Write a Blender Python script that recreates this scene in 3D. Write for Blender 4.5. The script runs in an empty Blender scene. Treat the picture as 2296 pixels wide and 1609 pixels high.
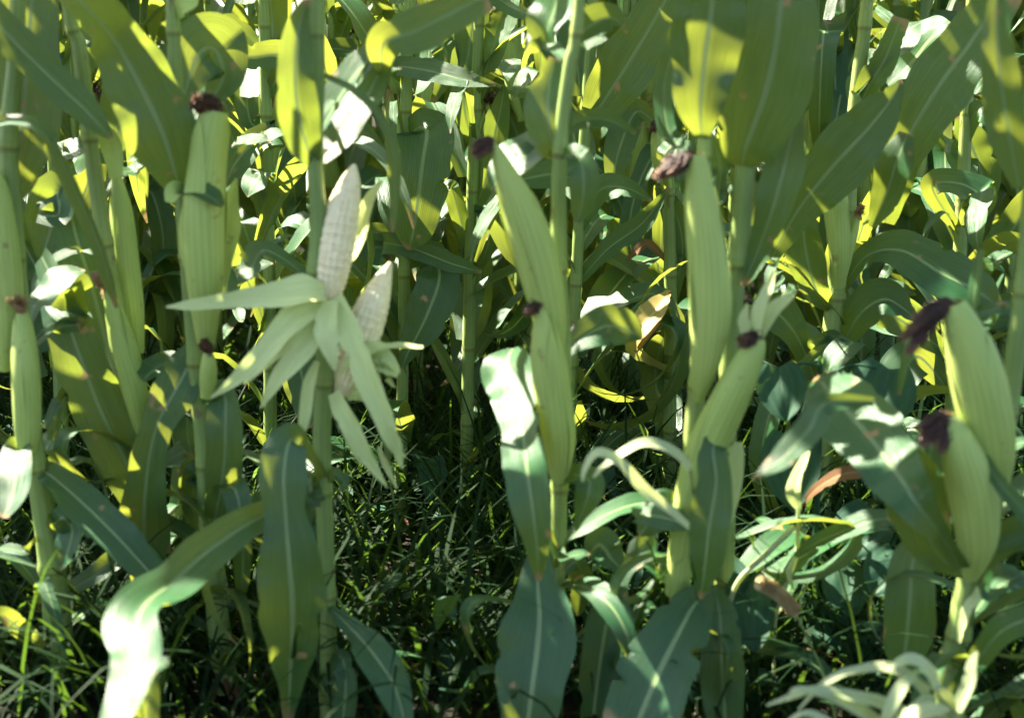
import bpy, math, random
from mathutils import Vector, Matrix, noise
R = math.radians
S = bpy.context.scene
COL = S.collection
rnd = random.Random(11)

# ---------------------------------------------------------------- camera, sky, sun
W, H, FPX = 2296.0, 1609.0, 3189.0          # working picture units
CAM_H, PITCH = 0.95, R(14)
cam = bpy.data.cameras.new('camera'); camo = bpy.data.objects.new('camera', cam); COL.objects.link(camo)
camo.location = (0, 0, CAM_H); camo.rotation_euler = (R(90) - PITCH, 0, 0)
cam.sensor_width = 36; cam.lens = 36 * FPX / W; cam.clip_start = 0.05; cam.clip_end = 500
cam.dof.use_dof = True; cam.dof.focus_distance = 2.6; cam.dof.aperture_fstop = 3.4
S.camera = camo
SUN_EL, SUN_AZ = R(51), R(-58)              # azimuth from +Y, negative = to the left
wd = bpy.data.worlds.new('World'); S.world = wd; wd.use_nodes = True
wn = wd.node_tree; sky = wn.nodes.new('ShaderNodeTexSky'); sky.sky_type = 'NISHITA'; sky.sun_disc = False
sky.sun_elevation = SUN_EL; sky.sun_rotation = SUN_AZ; sky.dust_density = 1.5; sky.ozone_density = .9
wn.links.new(sky.outputs[0], wn.nodes['Background'].inputs[0]); wn.nodes['Background'].inputs[1].default_value = 0.05
sl = bpy.data.lights.new('sun', 'SUN'); sl.energy = 5.0; sl.angle = R(0.5); sl.color = (1, .91, .75)
so = bpy.data.objects.new('sun', sl); COL.objects.link(so)
SD = Vector((math.sin(SUN_AZ) * math.cos(SUN_EL), math.cos(SUN_AZ) * math.cos(SUN_EL), math.sin(SUN_EL)))
so.rotation_euler = SD.to_track_quat('Z', 'Y').to_euler()
S.view_settings.view_transform = 'Standard'; S.view_settings.look = 'None'
S.view_settings.exposure = 3.2; S.view_settings.gamma = 1
S.cycles.max_bounces = 8; S.cycles.transmission_bounces = 6; S.cycles.diffuse_bounces = 4

CAMP = Vector((0, 0, CAM_H))
FWD = Vector((0, math.cos(PITCH), -math.sin(PITCH))); UP = Vector((0, math.sin(PITCH), math.cos(PITCH))); RT = Vector((1, 0, 0))
def at(px, py, Y):
    d = FWD + RT * ((px - W / 2) / FPX) - UP * ((py - H / 2) / FPX)
    return CAMP + d * (Y / d.y)
def per_px(p): return (p - CAMP).dot(FWD) / FPX      # metres one picture unit covers at p

# ---------------------------------------------------------------- materials
def nodes(name):
    m = bpy.data.materials.new(name); m.use_nodes = True
    nt = m.node_tree; nt.nodes.clear()
    return m, nt, nt.nodes, nt.links
def ramp(N, stops):
    r = N.new('ShaderNodeValToRGB'); e = r.color_ramp.elements
    while len(e) < len(stops): e.new(.5)
    for x, (p, c) in zip(e, stops): x.position = p; x.color = (*c, 1) if len(c) == 3 else c
    return r
def math_(N, L, op, a, b=None):
    n = N.new('ShaderNodeMath'); n.operation = op
    for i, v in enumerate((a, b)):
        if v is None: continue
        if isinstance(v, (int, float)): n.inputs[i].default_value = v
        else: L.new(v, n.inputs[i])
    return n.outputs[0]
def mix(N, L, f, a, b, typ='MIX'):
    n = N.new('ShaderNodeMix'); n.data_type = 'RGBA'; n.blend_type = typ
    for k, v in ((0, f), (6, a), (7, b)):
        if isinstance(v, (int, float)): n.inputs[k].default_value = v
        elif isinstance(v, tuple): n.inputs[k].default_value = (*v, 1)
        else: L.new(v, n.inputs[k])
    return n.outputs[2]
def blade_mat(name, c1, c2, rib, tcol, tr=.4, rough=.42, spec=.5, veins=46, ribw=.045, tip=None, var=.5, bump=.25, stripes=.8, band=False, spots=None):
    """a leaf: colour clouds, parallel veins, pale midrib, light that passes through"""
    m, nt, N, L = nodes(name)
    uv = N.new('ShaderNodeUVMap'); sp = N.new('ShaderNodeSeparateXYZ'); L.new(uv.outputs[0], sp.inputs[0])
    oi = N.new('ShaderNodeObjectInfo')
    nz = N.new('ShaderNodeTexNoise'); nz.inputs['Scale'].default_value = 9; nz.inputs['Detail'].default_value = 5
    tc = N.new('ShaderNodeTexCoord'); L.new(tc.outputs['Object'], nz.inputs['Vector'])
    f = math_(N, L, 'ADD', math_(N, L, 'MULTIPLY', nz.outputs[0], .9), math_(N, L, 'MULTIPLY', math_(N, L, 'SUBTRACT', oi.outputs['Random'], .6), var))
    f = math_(N, L, 'MAXIMUM', math_(N, L, 'MINIMUM', f, 1.0), 0.0)
    col = mix(N, L, f, c1, c2)
    # veins
    ph = math_(N, L, 'MULTIPLY', sp.outputs[0], veins * 6.283)
    vein = math_(N, L, 'ADD', math_(N, L, 'MULTIPLY', math_(N, L, 'SINE', ph), .5), .5)
    n2 = N.new('ShaderNodeTexNoise'); n2.inputs['Scale'].default_value = 1; n2.inputs['Detail'].default_value = 3
    mp = N.new('ShaderNodeMapping'); mp.inputs['Scale'].default_value = (34, 5, 1); L.new(uv.outputs[0], mp.inputs[0]); L.new(mp.outputs[0], n2.inputs['Vector'])
    st = math_(N, L, 'ADD', math_(N, L, 'MULTIPLY', vein, .35), math_(N, L, 'MULTIPLY', n2.outputs[0], .9))
    stripe = ramp(N, [(.25, (.72, .72, .72)), (.95, (1.2, 1.2, 1.2))]); L.new(st, stripe.inputs[0])
    col = mix(N, L, stripes, col, stripe.outputs[0], 'MULTIPLY')
    stripe2 = ramp(N, [(.3, (.5, .55, .45)), (.9, (1.3, 1.25, 1.3))]); L.new(st, stripe2.inputs[0]); tcc = mix(N, L, stripes, tcol, stripe2.outputs[0], 'MULTIPLY')
    tcc = mix(N, L, math_(N, L, 'MULTIPLY', math_(N, L, 'SUBTRACT', 1.0, f), .5), tcc, (.22, .44, .04))
    if rib:
        d = math_(N, L, 'ABSOLUTE', math_(N, L, 'SUBTRACT', sp.outputs[0], .5))
        rm = ramp(N, [(ribw * .45, (1, 1, 1)), (ribw, (0, 0, 0))]); L.new(d, rm.inputs[0])
        col = mix(N, L, rm.outputs[0], col, rib)
        tcc = mix(N, L, rm.outputs[0], tcc, tuple(x * .75 for x in rib))
    if tip:
        # dry, scorched tip and margin flecks
        n3 = N.new('ShaderNodeTexNoise'); n3.inputs['Scale'].default_value = 26; L.new(tc.outputs['Object'], n3.inputs['Vector'])
        tv = math_(N, L, 'ADD', sp.outputs[1], math_(N, L, 'MULTIPLY', math_(N, L, 'SUBTRACT', n3.outputs[0], .5), .16))
        tm = ramp(N, [(.93, (0, 0, 0)), (.985, (1, 1, 1))]); L.new(tv, tm.inputs[0])
        sk = ramp(N, [(.69, (0, 0, 0)), (.74, (1, 1, 1))]); L.new(n3.outputs[0], sk.inputs[0])
        mm = mix(N, L, 1, tm.outputs[0], sk.outputs[0], 'ADD')
        col = mix(N, L, mm, col, tip); tcc = mix(N, L, mm, tcc, tip)
    if band:
        # node rings: yellow-brown joint, the sheath paling towards its top edge
        fr = math_(N, L, 'FRACT', sp.outputs[1])
        bd = ramp(N, [(.0, (1, 1, 1)), (.05, (1.25, 1.15, .9)), (.085, (.5, .42, .3)), (.12, (.95, .95, .9)), (.6, (.85, .88, .8)), (1, (1.12, 1.12, 1.05))]); L.new(fr, bd.inputs[0])
        col = mix(N, L, .85, col, bd.outputs[0], 'MULTIPLY')
    if spots:
        n4 = N.new('ShaderNodeTexNoise'); n4.inputs['Scale'].default_value = 38; n4.inputs['Detail'].default_value = 3; L.new(tc.outputs['Object'], n4.inputs['Vector'])
        s4 = ramp(N, [(.66, (0, 0, 0)), (.72, (.7, .7, .7))]); L.new(n4.outputs[0], s4.inputs[0]); col = mix(N, L, s4.outputs[0], col, spots)
    bs = N.new('ShaderNodeBsdfPrincipled'); L.new(col, bs.inputs['Base Color'])
    rr = ramp(N, [(.3, (rough - .09,) * 3), (.7, (rough + .16,) * 3)]); L.new(math_(N, L, 'ADD', math_(N, L, 'MULTIPLY', nz.outputs[0], .55), math_(N, L, 'MULTIPLY', st, .4)), rr.inputs[0]); L.new(rr.outputs[0], bs.inputs['Roughness'])
    bs.inputs['Specular IOR Level'].default_value = spec
    bp = N.new('ShaderNodeBump'); bp.inputs['Strength'].default_value = bump; bp.inputs['Distance'].default_value = .002
    L.new(st, bp.inputs['Height']); L.new(bp.outputs[0], bs.inputs['Normal'])
    t = N.new('ShaderNodeBsdfTranslucent'); L.new(tcc, t.inputs[0])
    mx = N.new('ShaderNodeMixShader'); mx.inputs[0].default_value = tr; L.new(bs.outputs[0], mx.inputs[1]); L.new(t.outputs[0], mx.inputs[2])
    o = N.new('ShaderNodeOutputMaterial'); L.new(mx.outputs[0], o.inputs[0])
    return m
M = {}
M['leaf'] = blade_mat('corn_leaf', (.006, .056, .015), (.023, .100, .026), (.18, .26, .10), (.51, .535, .06), tr=.26, rough=.42, spec=.55, veins=26, bump=.55, tip=(.3, .2, .08))
M['weed'] = blade_mat('weed_leaf', (.010, .050, .028), (.02, .07, .035), (.04, .09, .05), (.18, .32, .05), tr=.25, rough=.62, spec=.3, veins=6, ribw=.03)
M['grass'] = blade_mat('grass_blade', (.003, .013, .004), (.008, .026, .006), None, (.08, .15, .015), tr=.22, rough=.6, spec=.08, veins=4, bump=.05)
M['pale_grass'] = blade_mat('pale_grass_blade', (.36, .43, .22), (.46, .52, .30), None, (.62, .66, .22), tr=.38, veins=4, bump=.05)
M['husk'] = blade_mat('ear_husk', (.31, .425, .10), (.43, .51, .14), None, (.5, .56, .12), tr=.14, rough=.5, spec=.4, veins=17, bump=.2, var=.3, stripes=.45, spots=(.2, .13, .05))
M['inner'] = blade_mat('inner_husk', (.56, .66, .25), (.72, .77, .40), None, (.62, .66, .26), tr=.3, rough=.5, spec=.4, veins=18, bump=.6, var=.3)
M['stalk'] = blade_mat('corn_stalk', (.17, .25, .07), (.27, .34, .10), None, (.3, .36, .08), tr=.08, rough=.5, spec=.4, veins=9, bump=.3, band=True, stripes=.5, spots=(.16, .09, .04))
M['yellow'] = blade_mat('yellowing_leaf', (.26, .20, .05), (.42, .38, .14), (.5, .42, .2), (.65, .52, .10), tr=.32, rough=.5, spec=.4, veins=20)
M['dry'] = blade_mat('dry_leaf', (.07, .03, .014), (.2, .11, .05), (.3, .2, .1), (.3, .15, .05), tr=.3, rough=.7, spec=.2, veins=20)
def plain(name, c1, c2, scale=60, rough=.7, bump=.4, spec=.3, tr=0):
    m, nt, N, L = nodes(name)
    tc = N.new('ShaderNodeTexCoord'); nz = N.new('ShaderNodeTexNoise'); nz.inputs['Scale'].default_value = scale; nz.inputs['Detail'].default_value = 8
    L.new(tc.outputs['Object'], nz.inputs['Vector'])
    r = ramp(N, [(.3, c1), (.7, c2)]); L.new(nz.outputs[0], r.inputs[0])
    b = N.new('ShaderNodeBsdfPrincipled'); L.new(r.outputs[0], b.inputs['Base Color']); b.inputs['Roughness'].default_value = rough
    b.inputs['Specular IOR Level'].default_value = spec
    bp = N.new('ShaderNodeBump'); bp.inputs['Strength'].default_value = bump; bp.inputs['Distance'].default_value = .01
    L.new(nz.outputs[0], bp.inputs['Height']); L.new(bp.outputs[0], b.inputs['Normal'])
    o = N.new('ShaderNodeOutputMaterial'); L.new(b.outputs[0], o.inputs[0])
    return m
def silk_mat(name, a, b, c):
    m, nt, N, L = nodes(name); uv = N.new('ShaderNodeUVMap'); sp = N.new('ShaderNodeSeparateXYZ'); L.new(uv.outputs[0], sp.inputs[0])
    r = ramp(N, [(0, c), (.22, b), (.5, a), (.85, b), (1, c)]); L.new(sp.outputs[1], r.inputs[0])
    bs = N.new('ShaderNodeBsdfPrincipled'); L.new(r.outputs[0], bs.inputs['Base Color']); bs.inputs['Roughness'].default_value = .5
    o = N.new('ShaderNodeOutputMaterial'); L.new(bs.outputs[0], o.inputs[0]); return m
M['silk'] = silk_mat('dark_silk', (.026, .010, .006), (.075, .030, .016), (.2, .1, .05))
M['tan_silk'] = silk_mat('tan_silk', (.24, .13, .05), (.36, .22, .1), (.5, .36, .18))
M['cob'] = plain('kernels', (.68, .57, .33), (.82, .72, .46), 120, .4, .1, .5)
M['soil'] = plain('soil', (.005, .005, .0035), (.017, .015, .010), 14, .95, 1, .1)
M['foxtail'] = plain('foxtail_bristle', (.5, .36, .15), (.68, .54, .28), 80, .6, 0)
M['tassel'] = plain('tassel', (.3, .24, .1), (.45, .36, .16), 50, .7, .2)

# ---------------------------------------------------------------- mesh helpers
class MB:
    def __init__(s): s.v = []; s.f = []; s.uv = []
    def grid(s, rows, uvs, closed=False, vv=None):
        b = len(s.v); n = len(rows[0])
        for r in rows: s.v += r
        for i in range(len(rows) - 1):
            for j in range(n if closed else n - 1):
                k = (j + 1) % n
                q = (b + i * n + j, b + i * n + k, b + (i + 1) * n + k, b + (i + 1) * n + j)
                s.f.append(q)
                u1 = uvs[j + 1] if j + 1 < len(uvs) else (1.0)
                va, vb = (vv[i], vv[i + 1]) if vv else (i / (len(rows) - 1), (i + 1) / (len(rows) - 1))
                s.uv += [(uvs[j], va), (u1, va), (u1, vb), (uvs[j], vb)]
    def mesh(s, name):
        m = bpy.data.meshes.new(name); m.from_pydata([tuple(p) for p in s.v], [], s.f)
        l = m.uv_layers.new(name='UVMap')
        l.data.foreach_set('uv', [c for u in s.uv for c in u])
        m.polygons.foreach_set('use_smooth', [True] * len(s.f)); m.update()
        return m
    def build(s, name, mat, parent=None, loc=None):
        m = s.mesh(name); m.materials.append(M[mat])
        o = bpy.data.objects.new(name, m); COL.objects.link(o)
        if parent is not None: o.parent = parent
        return o
def tag(o, label=None, cat=None, group=None, kind=None):
    for k, v in (('label', label), ('category', cat), ('group', group), ('kind', kind)):
        if v: o[k] = v
    return o
def empty(name, loc, label, cat, group=None):
    o = bpy.data.objects.new(name, None); o.empty_display_size = .05; COL.objects.link(o); o.location = loc
    return tag(o, label, cat, group)
def spline(vals, n):
    """Catmull-Rom through a list of tuples/Vectors -> n+1 samples"""
    V = [Vector(v) if not isinstance(v, (int, float)) else Vector((v, 0)) for v in vals]
    out = []
    for i in range(n + 1):
        x = i / n * (len(V) - 1); k = min(int(x), len(V) - 2); t = x - k
        a, b, c, d = V[max(k - 1, 0)], V[k], V[k + 1], V[min(k + 2, len(V) - 1)]
        out.append(((b * 2) + (c - a) * t + (a * 2 - b * 5 + c * 4 - d) * t * t + (b * 3 - a - c * 3 + d) * t ** 3) * .5)
    return out
def ribbon(mb, P, Wd, SIDE, NRM, fold=.2, ripple=.05, cols=9, seed=0, curl=0.0):
    rg = random.Random(seed); ph = [rg.uniform(0, 6.28) for _ in range(8)]; fr = rg.uniform(11, 19)
    js = [-1 + 2 * j / (cols - 1) for j in range(cols)]
    tears = [(rg.choice((-1, 1)), rg.uniform(.2, .92), rg.uniform(.06, .3), rg.uniform(.008, .03)) for _ in range(rg.choice([0, 1, 2, 4, 6]))]
    L = 0; rows = []; n = len(P) - 1
    for i, p in enumerate(P):
        if i: L += (P[i] - P[i - 1]).length
        hw = max(Wd[i], .0004) / 2; row = []; s = i / n
        for j in js:
            a = abs(j); k = 0 if j < 0 else 1
            w = ripple * (math.sin(L * fr * 2 + ph[k]) + .75 * math.sin(L * fr * 4.3 + ph[2 + k]) + .45 * math.sin(L * fr * 9.1 + ph[4 + k])) * a * a
            wv = 1 + (.06 * math.sin(L * 31 + ph[2 + k]) + .035 * math.sin(L * 83 + ph[4 + k])) * a
            if a > .7:
                for sd, s0, dp, wd in tears:
                    if sd * j > 0: wv -= dp * math.exp(-((s - s0) / wd) ** 2) * (1 if a > .9 else .4)
            row.append(p + SIDE[i] * (hw * j * wv * math.cos(fold * 1.2)) + NRM[i] * (hw * (fold * (a - .35) + w + curl * a * a) + .012 * hw * math.sin(L * 40 + ph[6])))
        rows.append(row)
    mb.grid(rows, [j * .5 + .5 for j in js])
def world_pts(pts, Y):
    P = [at(p[0], p[1], Y + (p[3] if len(p) > 3 else 0)) for p in pts]
    Wd = [p[2] * per_px(q) for p, q in zip(pts, P)]
    return P, Wd
SEED = [0]
def leaf(parent, pts, Y, roll=0, fold=.22, ripple=.085, mat='leaf', name='leaf', n=48, curl=0, cols=9, label=None):
    """blade through picture points (x, y, visible width, depth offset); roll (deg, one or per point) lifts its face upward"""
    SEED[0] += 1
    P, Wd = world_pts(pts, Y)
    rl = roll if isinstance(roll, (list, tuple)) else [roll] * len(pts)
    if isinstance(parent, bpy.types.Object): org = base_of(parent)
    PP = spline(P, n); WW = [max(0.0005, v[0]) for v in spline(Wd, n)]; RR = [v[0] for v in spline(list(rl), n)]
    SD_, NM = [], []
    for i in range(n + 1):
        t = (PP[min(i + 1, n)] - PP[max(i - 1, 0)]).normalized(); v = (CAMP - PP[i]).normalized()
        s = t.cross(v)
        if s.length < .05 and SD_: s = SD_[-1]
        s.normalize()
        if SD_ and s.dot(SD_[-1]) < 0 and False: s = -s
        nn = s.cross(t).normalized(); ph = R(RR[i]); hv = (v + SD).normalized()
        nu = nn * math.cos(ph) - s * math.sin(ph); nd = nn * math.cos(ph) + s * math.sin(ph)
        if nd.dot(hv) > nu.dot(hv): nu, s2 = nd, s * math.cos(ph) - nn * math.sin(ph)
        else: s2 = s * math.cos(ph) + nn * math.sin(ph)
        if SD_ and s2.dot(SD_[-1]) < 0: s2 = -s2
        SD_.append(s2); NM.append(nu); WW[i] /= max(.4, abs(math.cos(ph)))
    mb = MB(); ribbon(mb, [p - org for p in PP], WW, SD_, NM, fold, ripple, seed=SEED[0], curl=curl, cols=cols)
    o = mb.build(name, mat, parent)
    if label: o['label'] = label
    return o
def base_of(o):
    p = Vector((0, 0, 0))
    while o is not None: p = p + o.location; o = o.parent
    return p
def tube(mb, P, rad, seg=12, lump=None, uvrep=1.0, vv=None):
    rows = []; ref = None
    for i, p in enumerate(P):
        t = (P[min(i + 1, len(P) - 1)] - P[max(i - 1, 0)]).normalized()
        if ref is None: ref = t.orthogonal().normalized()
        a = (ref - t * ref.dot(t)).normalized(); ref = a; b = t.cross(a)
        rows.append([p + (a * math.cos(6.2832 * k / seg) + b * math.sin(6.2832 * k / seg)) * (rad[i] * (lump(6.2832 * k / seg, i / (len(P) - 1)) if lump else 1)) for k in range(seg)])
    mb.grid(rows, [k / seg * uvrep for k in range(seg)] + [uvrep], True, vv)
def stalk_radii(P, rad):
    """nodes: rings where a sheath ends"""
    L = 0; out = []
    for i, r in enumerate(rad):
        if i: L += (P[i] - P[i - 1]).length
        q = ((L + .3) % .145) / .145
        out.append(r * (1 + .13 * math.exp(-((q - .06) / .05) ** 2) - .06 * math.exp(-((q - .16) / .06) ** 2)))
    return out
def joints(P):
    L = 0; out = []
    for i in range(len(P)):
        if i: L += (P[i] - P[i - 1]).length
        out.append((L + .3) / .145)
    return out
def stalk(parent, pts, Y, up=1.35):
    org = base_of(parent); P, Wd = world_pts(pts, Y)
    if P[0].z < up and pts[0][1] <= 5:
        d = (P[0] - P[1]).normalized(); d.x *= .4; d.y = 0; d.normalize()
        P.insert(0, P[0] + d * (up - P[0].z)); Wd.insert(0, Wd[0] * .6)
    if P[-1].z > -.02: P.append(Vector((P[-1].x + (P[-1].x - P[-2].x) * .15, P[-1].y, -.03))); Wd.append(Wd[-1] * 1.1)
    n = 90; PP = spline(P, n); rr = stalk_radii(PP, [v[0] / 2 for v in spline(Wd, n)])
    mb = MB(); tube(mb, [p - org for p in PP], rr, 14, vv=joints(PP))
    return mb.build('stalk', 'stalk', parent)
def husk_body(mb, P, Wd, seed, n=40, wraps=4):
    rg = random.Random(seed)
    PP = spline(P, n); rr = [max(.001, v[0] / 2) for v in spline(Wd, n)]
    ph = rg.uniform(0, 6)
    tube(mb, PP, rr, 40, lambda a, s: 1 + .020 * math.sin(3 * a + ph + s * 4) + .006 * math.sin(7 * a + ph * 2 + s * 3) + .003 * math.sin(23 * a), 1.0)
    # overlapping husk blades lying on the body
    for k in range(wraps):
        a0 = ph + k * 6.2832 / wraps + rg.uniform(-.3, .3); wa = rg.uniform(1.0, 1.35); s1 = rg.uniform(.62, 1.03); ht = 1.03 + .022 * k
        rows = []; m = 22; ref = None; lift = rg.choice([0, .10, .16]); ls = rg.choice((-1, 1))
        for i in range(m + 1):
            s = i / m * s1; x = min(s, .999) * n; q = min(int(x), n - 1); t = x - q
            p = PP[q].lerp(PP[q + 1], t); r = rr[q] * (1 - t) + rr[q + 1] * t
            tg = (PP[min(q + 2, n)] - PP[max(q - 1, 0)]).normalized()
            if ref is None: ref = tg.orthogonal().normalized()
            a = (ref - tg * ref.dot(tg)).normalized(); ref = a; b = tg.cross(a)
            wid = wa * (1 - (i / m) ** 2.6) ** .6 + .02
            rows.append([p + (a * math.cos(a0 + u * wid) + b * math.sin(a0 + u * wid)) * (r * (ht - .036 * u * u + lift * max(0, u * ls) ** 2 * (.4 + .6 * math.sin(i * .5 + a0)))) for u in [-1, -.66, -.33, 0, .33, .66, 1]])
        mb.grid(rows, [0.1, .16, .23, .3, .36, .43, .5])
def silk(parent, org, tip, end, rad, n=80, mat='silk', seed=0):
    """a matted tuft: strands leave the tip together, bend over and hang in a few clumps"""
    rg = random.Random(seed); mb = MB(); L = (end - tip).length; d0 = end - tip
    clumps = [(Vector((rg.gauss(0, 1), rg.gauss(0, 1), rg.gauss(0, 1))) * L * .15, rg.uniform(.5, 1.2)) for _ in range(9)]
    for _ in range(n * 4):
        c, k = rg.choice(clumps); j = lambda q: Vector((rg.gauss(0, q), rg.gauss(0, q), rg.gauss(0, q)))
        a = tip + j(rad * .34) - Vector((0, 0, rad * .7)); b = tip + d0 * .28 + Vector((0, 0, rad * .55)) + c * .3 + j(rad * .28)
        m = tip + d0 * .62 * k + Vector((0, 0, rad * .15)) + c * .7 + j(rad * .34); e = tip + d0 * k + c + j(rad * .26)
        P = spline([a, b, m, e], 7); th = rg.uniform(.0004, .0008)
        tube(mb, [p - org for p in P], [th] * 7 + [th * .4], 3)
    return mb.build('silk', mat, parent)
def ear(plant, pts, Y, silk_to=None, silk_mat='silk', nsilk=90, label=None, wraps=4, mat='husk'):
    """pts from shank to tip: (x, y, width, depth offset)"""
    SEED[0] += 1
    org = base_of(plant); P, Wd = world_pts(pts, Y); Wd = [w * .88 for w in Wd]
    mb = MB(); husk_body(mb, [p - org for p in P], Wd, SEED[0], wraps=wraps)
    o = mb.build('ear', mat, plant)
    if label: o['label'] = label
    if silk_to:
        silk(o, org, P[-1], at(silk_to[0], silk_to[1], Y + (pts[-1][3] if len(pts[-1]) > 3 else 0) - .015), max(Wd[-1] * .42, .0085), nsilk, silk_mat, SEED[0])
    return o
def plant(name, pos, Y, label, group='corn plants of the front row', cat='corn plant'):
    """pos: picture x,y of the stalk foot line"""
    p = at(pos[0], pos[1], Y)
    return empty(name, (p.x, Y, 0), label, cat, group)

def free_leaf(mb, z0, az, length, width, elev, droop, seed, twist=0.0, flop=None):
    rg = random.Random(seed); n = 22; P = [Vector((0, 0, z0))]; a = elev
    side_w = rg.uniform(-.5, .5)
    for i in range(n):
        s = i / n; step = length / n
        a -= droop / n * (.4 + 1.3 * s)
        if flop and abs(s - flop) < .06: a -= .55
        azz = az + side_w * s
        P.append(P[-1] + Vector((math.sin(azz) * math.cos(a), math.cos(azz) * math.cos(a), math.sin(a))) * step)
    Wd, SI, NM = [], [], []
    for i in range(n + 1):
        s = i / n; t = (P[min(i + 1, n)] - P[max(i - 1, 0)]).normalized()
        azz = az + side_w * s; h = Vector((math.cos(azz), -math.sin(azz), 0)); h = (h - t * h.dot(t)).normalized(); nn = h.cross(t)
        if nn.z < 0 and abs(s) < .2: nn = -nn
        tw = twist * s
        SI.append(h * math.cos(tw) + nn * math.sin(tw)); NM.append(nn * math.cos(tw) - h * math.sin(tw))
        Wd.append(width * min(1, .45 + s * 3.2) * max(.02, (1 - s ** 2.4)) ** .8)
    ribbon(mb, P, Wd, SI, NM, .22, .07, 7, seed)
def glint(e, anchor, x, y, wpx, hpx, Y, rot=0, yaw=0, mat='leaf'):
    """a blade end that lies tilted towards the sky, reached by a narrow run from the stalk; rot is its run in the picture"""
    SEED[0] += 1; rg = random.Random(SEED[0]); org = base_of(e); C = at(x, y, Y); v = (CAMP - C).normalized(); hv = (v + SD).normalized()
    hv = (hv + Vector((rg.uniform(-.12, .12), rg.uniform(-.12, .12), rg.uniform(0, .1)))).normalized()
    im = RT * math.cos(R(rot)) + UP * math.sin(R(rot)); t = (im - hv * im.dot(hv)).normalized(); sd = hv.cross(t).normalized()
    k = per_px(C); pj = lambda d: max(.35, (d - v * d.dot(v)).length); L = wpx * k / pj(t); wd = hpx * k / pj(sd)
    A = at(anchor[0], anchor[1], anchor[2]); dirn = 1 if (A - (C - t * L / 2)).length < (A - (C + t * L / 2)).length else -1
    t = t * dirn; a = C - t * L * .5; b = C + t * L * .5
    P = spline([A, A.lerp(a, .55) + Vector((0, .01, .012)), a, C + hv * L * .05, b, b + t * L * .3 - hv * L * .16], 40)
    Wd = [v_[0] for v_ in spline([wd * .25, wd * .45, wd * .8, wd * 1.05, wd * .7, .001], 40)]; SI, NM = [], []
    for i in range(41):
        tt = (P[min(i + 1, 40)] - P[max(i - 1, 0)]).normalized(); q = (sd - tt * sd.dot(tt)).normalized()
        SI.append(q); n_ = q.cross(tt).normalized(); NM.append(n_ if n_.dot(hv) > 0 else -n_)
    mb = MB(); ribbon(mb, [q - org for q in P], [max(w, .0006) for w in Wd], SI, NM, .12, .13, 9, SEED[0])
    GLINTS.append(C); o = mb.build('leaf', mat, e); LOOSE.add(o.name); return o
GLINTS = []
# ---------------------------------------------------------------- ground
mb = MB(); nx = 70; rows = []
def gz(x, y): return .022 * noise.noise(Vector((x * 2.3, y * 2.3, 0))) + .012 * noise.noise(Vector((x * 9, y * 9, 3)))
ys = [-3 + 16 * (i / 110) for i in range(111)] + [20, 40, 120, 300]
xs = [-300, -90, -30, -14] + [-9 + 18 * i / nx for i in range(nx + 1)] + [14, 30, 90, 300]
for y in ys: rows.append([Vector((x, y, gz(x, y))) for x in xs])
mb.grid(rows, [i / (len(xs) - 1) for i in range(len(xs))])
tag(mb.build('ground', 'soil'), kind='structure')
LOOSE = set()
# ================================================================ front row, left to right
# -- plant at the left edge
Y = 1.84; p = plant('corn_plant', (100, 1480), Y, 'corn plant at the left edge with a short ear tipped by tan and red silk')
stalk(p, [(40, -5, 34), (20, 300, 42), (25, 470, 48), (45, 720, 46), (78, 1020, 46), (108, 1200, 56), (128, 1380, 62), (138, 1520, 60)], Y)
ear(p, [(8, 830, 30, -.03), (14, 700, 75, -.03), (2, 560, 85, -.03), (-8, 430, 60, -.03), (-12, 380, 20, -.03)], Y)
ear(p, [(62, 1010, 46, -.04), (62, 940, 66, -.05), (58, 830, 68, -.055), (52, 740, 52, -.05), (49, 700, 30, -.05)], Y, (42, 672), 'tan_silk', 60)
leaf(p, [(15, 452, 40, 0), (28, 400, 110, .0), (48, 290, 165, .0), (58, 170, 165, .01), (66, 60, 140, .03), (74, -60, 110, .04), (80, -200, 40, .02)], Y + .02, -12)
leaf(p, [(-120, 330, 20, -.04), (-40, 285, 28, -.06), (35, 270, 30, -.08), (90, 290, 34, -.09), (140, 370, 38, -.09), (195, 490, 40, -.08), (240, 610, 36, -.07), (262, 690, 8, -.06)], Y, 30, fold=.5)
leaf(p, [(-80, -40, 60, -.05), (20, 80, 80, -.06), (110, 170, 80, -.07), (195, 250, 70, -.08), (250, 310, 14, -.08)], Y, 10)
leaf(p, [(58, 1040, 30, -.0), (40, 1005, 60, -.05), (36, 1050, 78, -.09), (26, 1110, 72, -.125), (8, 1160, 20, -.15)], Y, 25, fold=.3)
leaf(p, [(100, 1010, 34, .03), (118, 985, 40, .05), (130, 1030, 36, .06), (140, 1080, 12, .06)], Y, 42)
leaf(p, [(84, 1050, 30, 0), (120, 1070, 62, -.02), (200, 1140, 92, -.05), (270, 1210, 92, -.08), (350, 1300, 60, -.10), (390, 1350, 8, -.11)], Y, 8)
leaf(p, [(110, 1210, 20, 0), (135, 1160, 46, -.03), (160, 1185, 60, -.05), (150, 1235, 50, -.06), (135, 1275, 8, -.06)], Y, 42)
leaf(p, [(100, 960, 14, .06), (128, 900, 26, .07), (120, 970, 30, .08), (124, 1020, 6, .08)], Y, -20)
leaf(p, [(120, 1340, 20, .0), (210, 1290, 46, -.03), (300, 1215, 40, .0), (330, 1190, 6, .0)], Y + .05, 15)
leaf(p, [(128, 1490, 20, -.02), (60, 1420, 40, -.06), (0, 1380, 44, -.1), (-60, 1400, 8, -.12)], Y, 25)
leaf(p, [(20, 1230, 24, .05), (50, 1265, 40, .03), (85, 1310, 20, .02), (100, 1340, 4, .02)], Y, 35)

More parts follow.
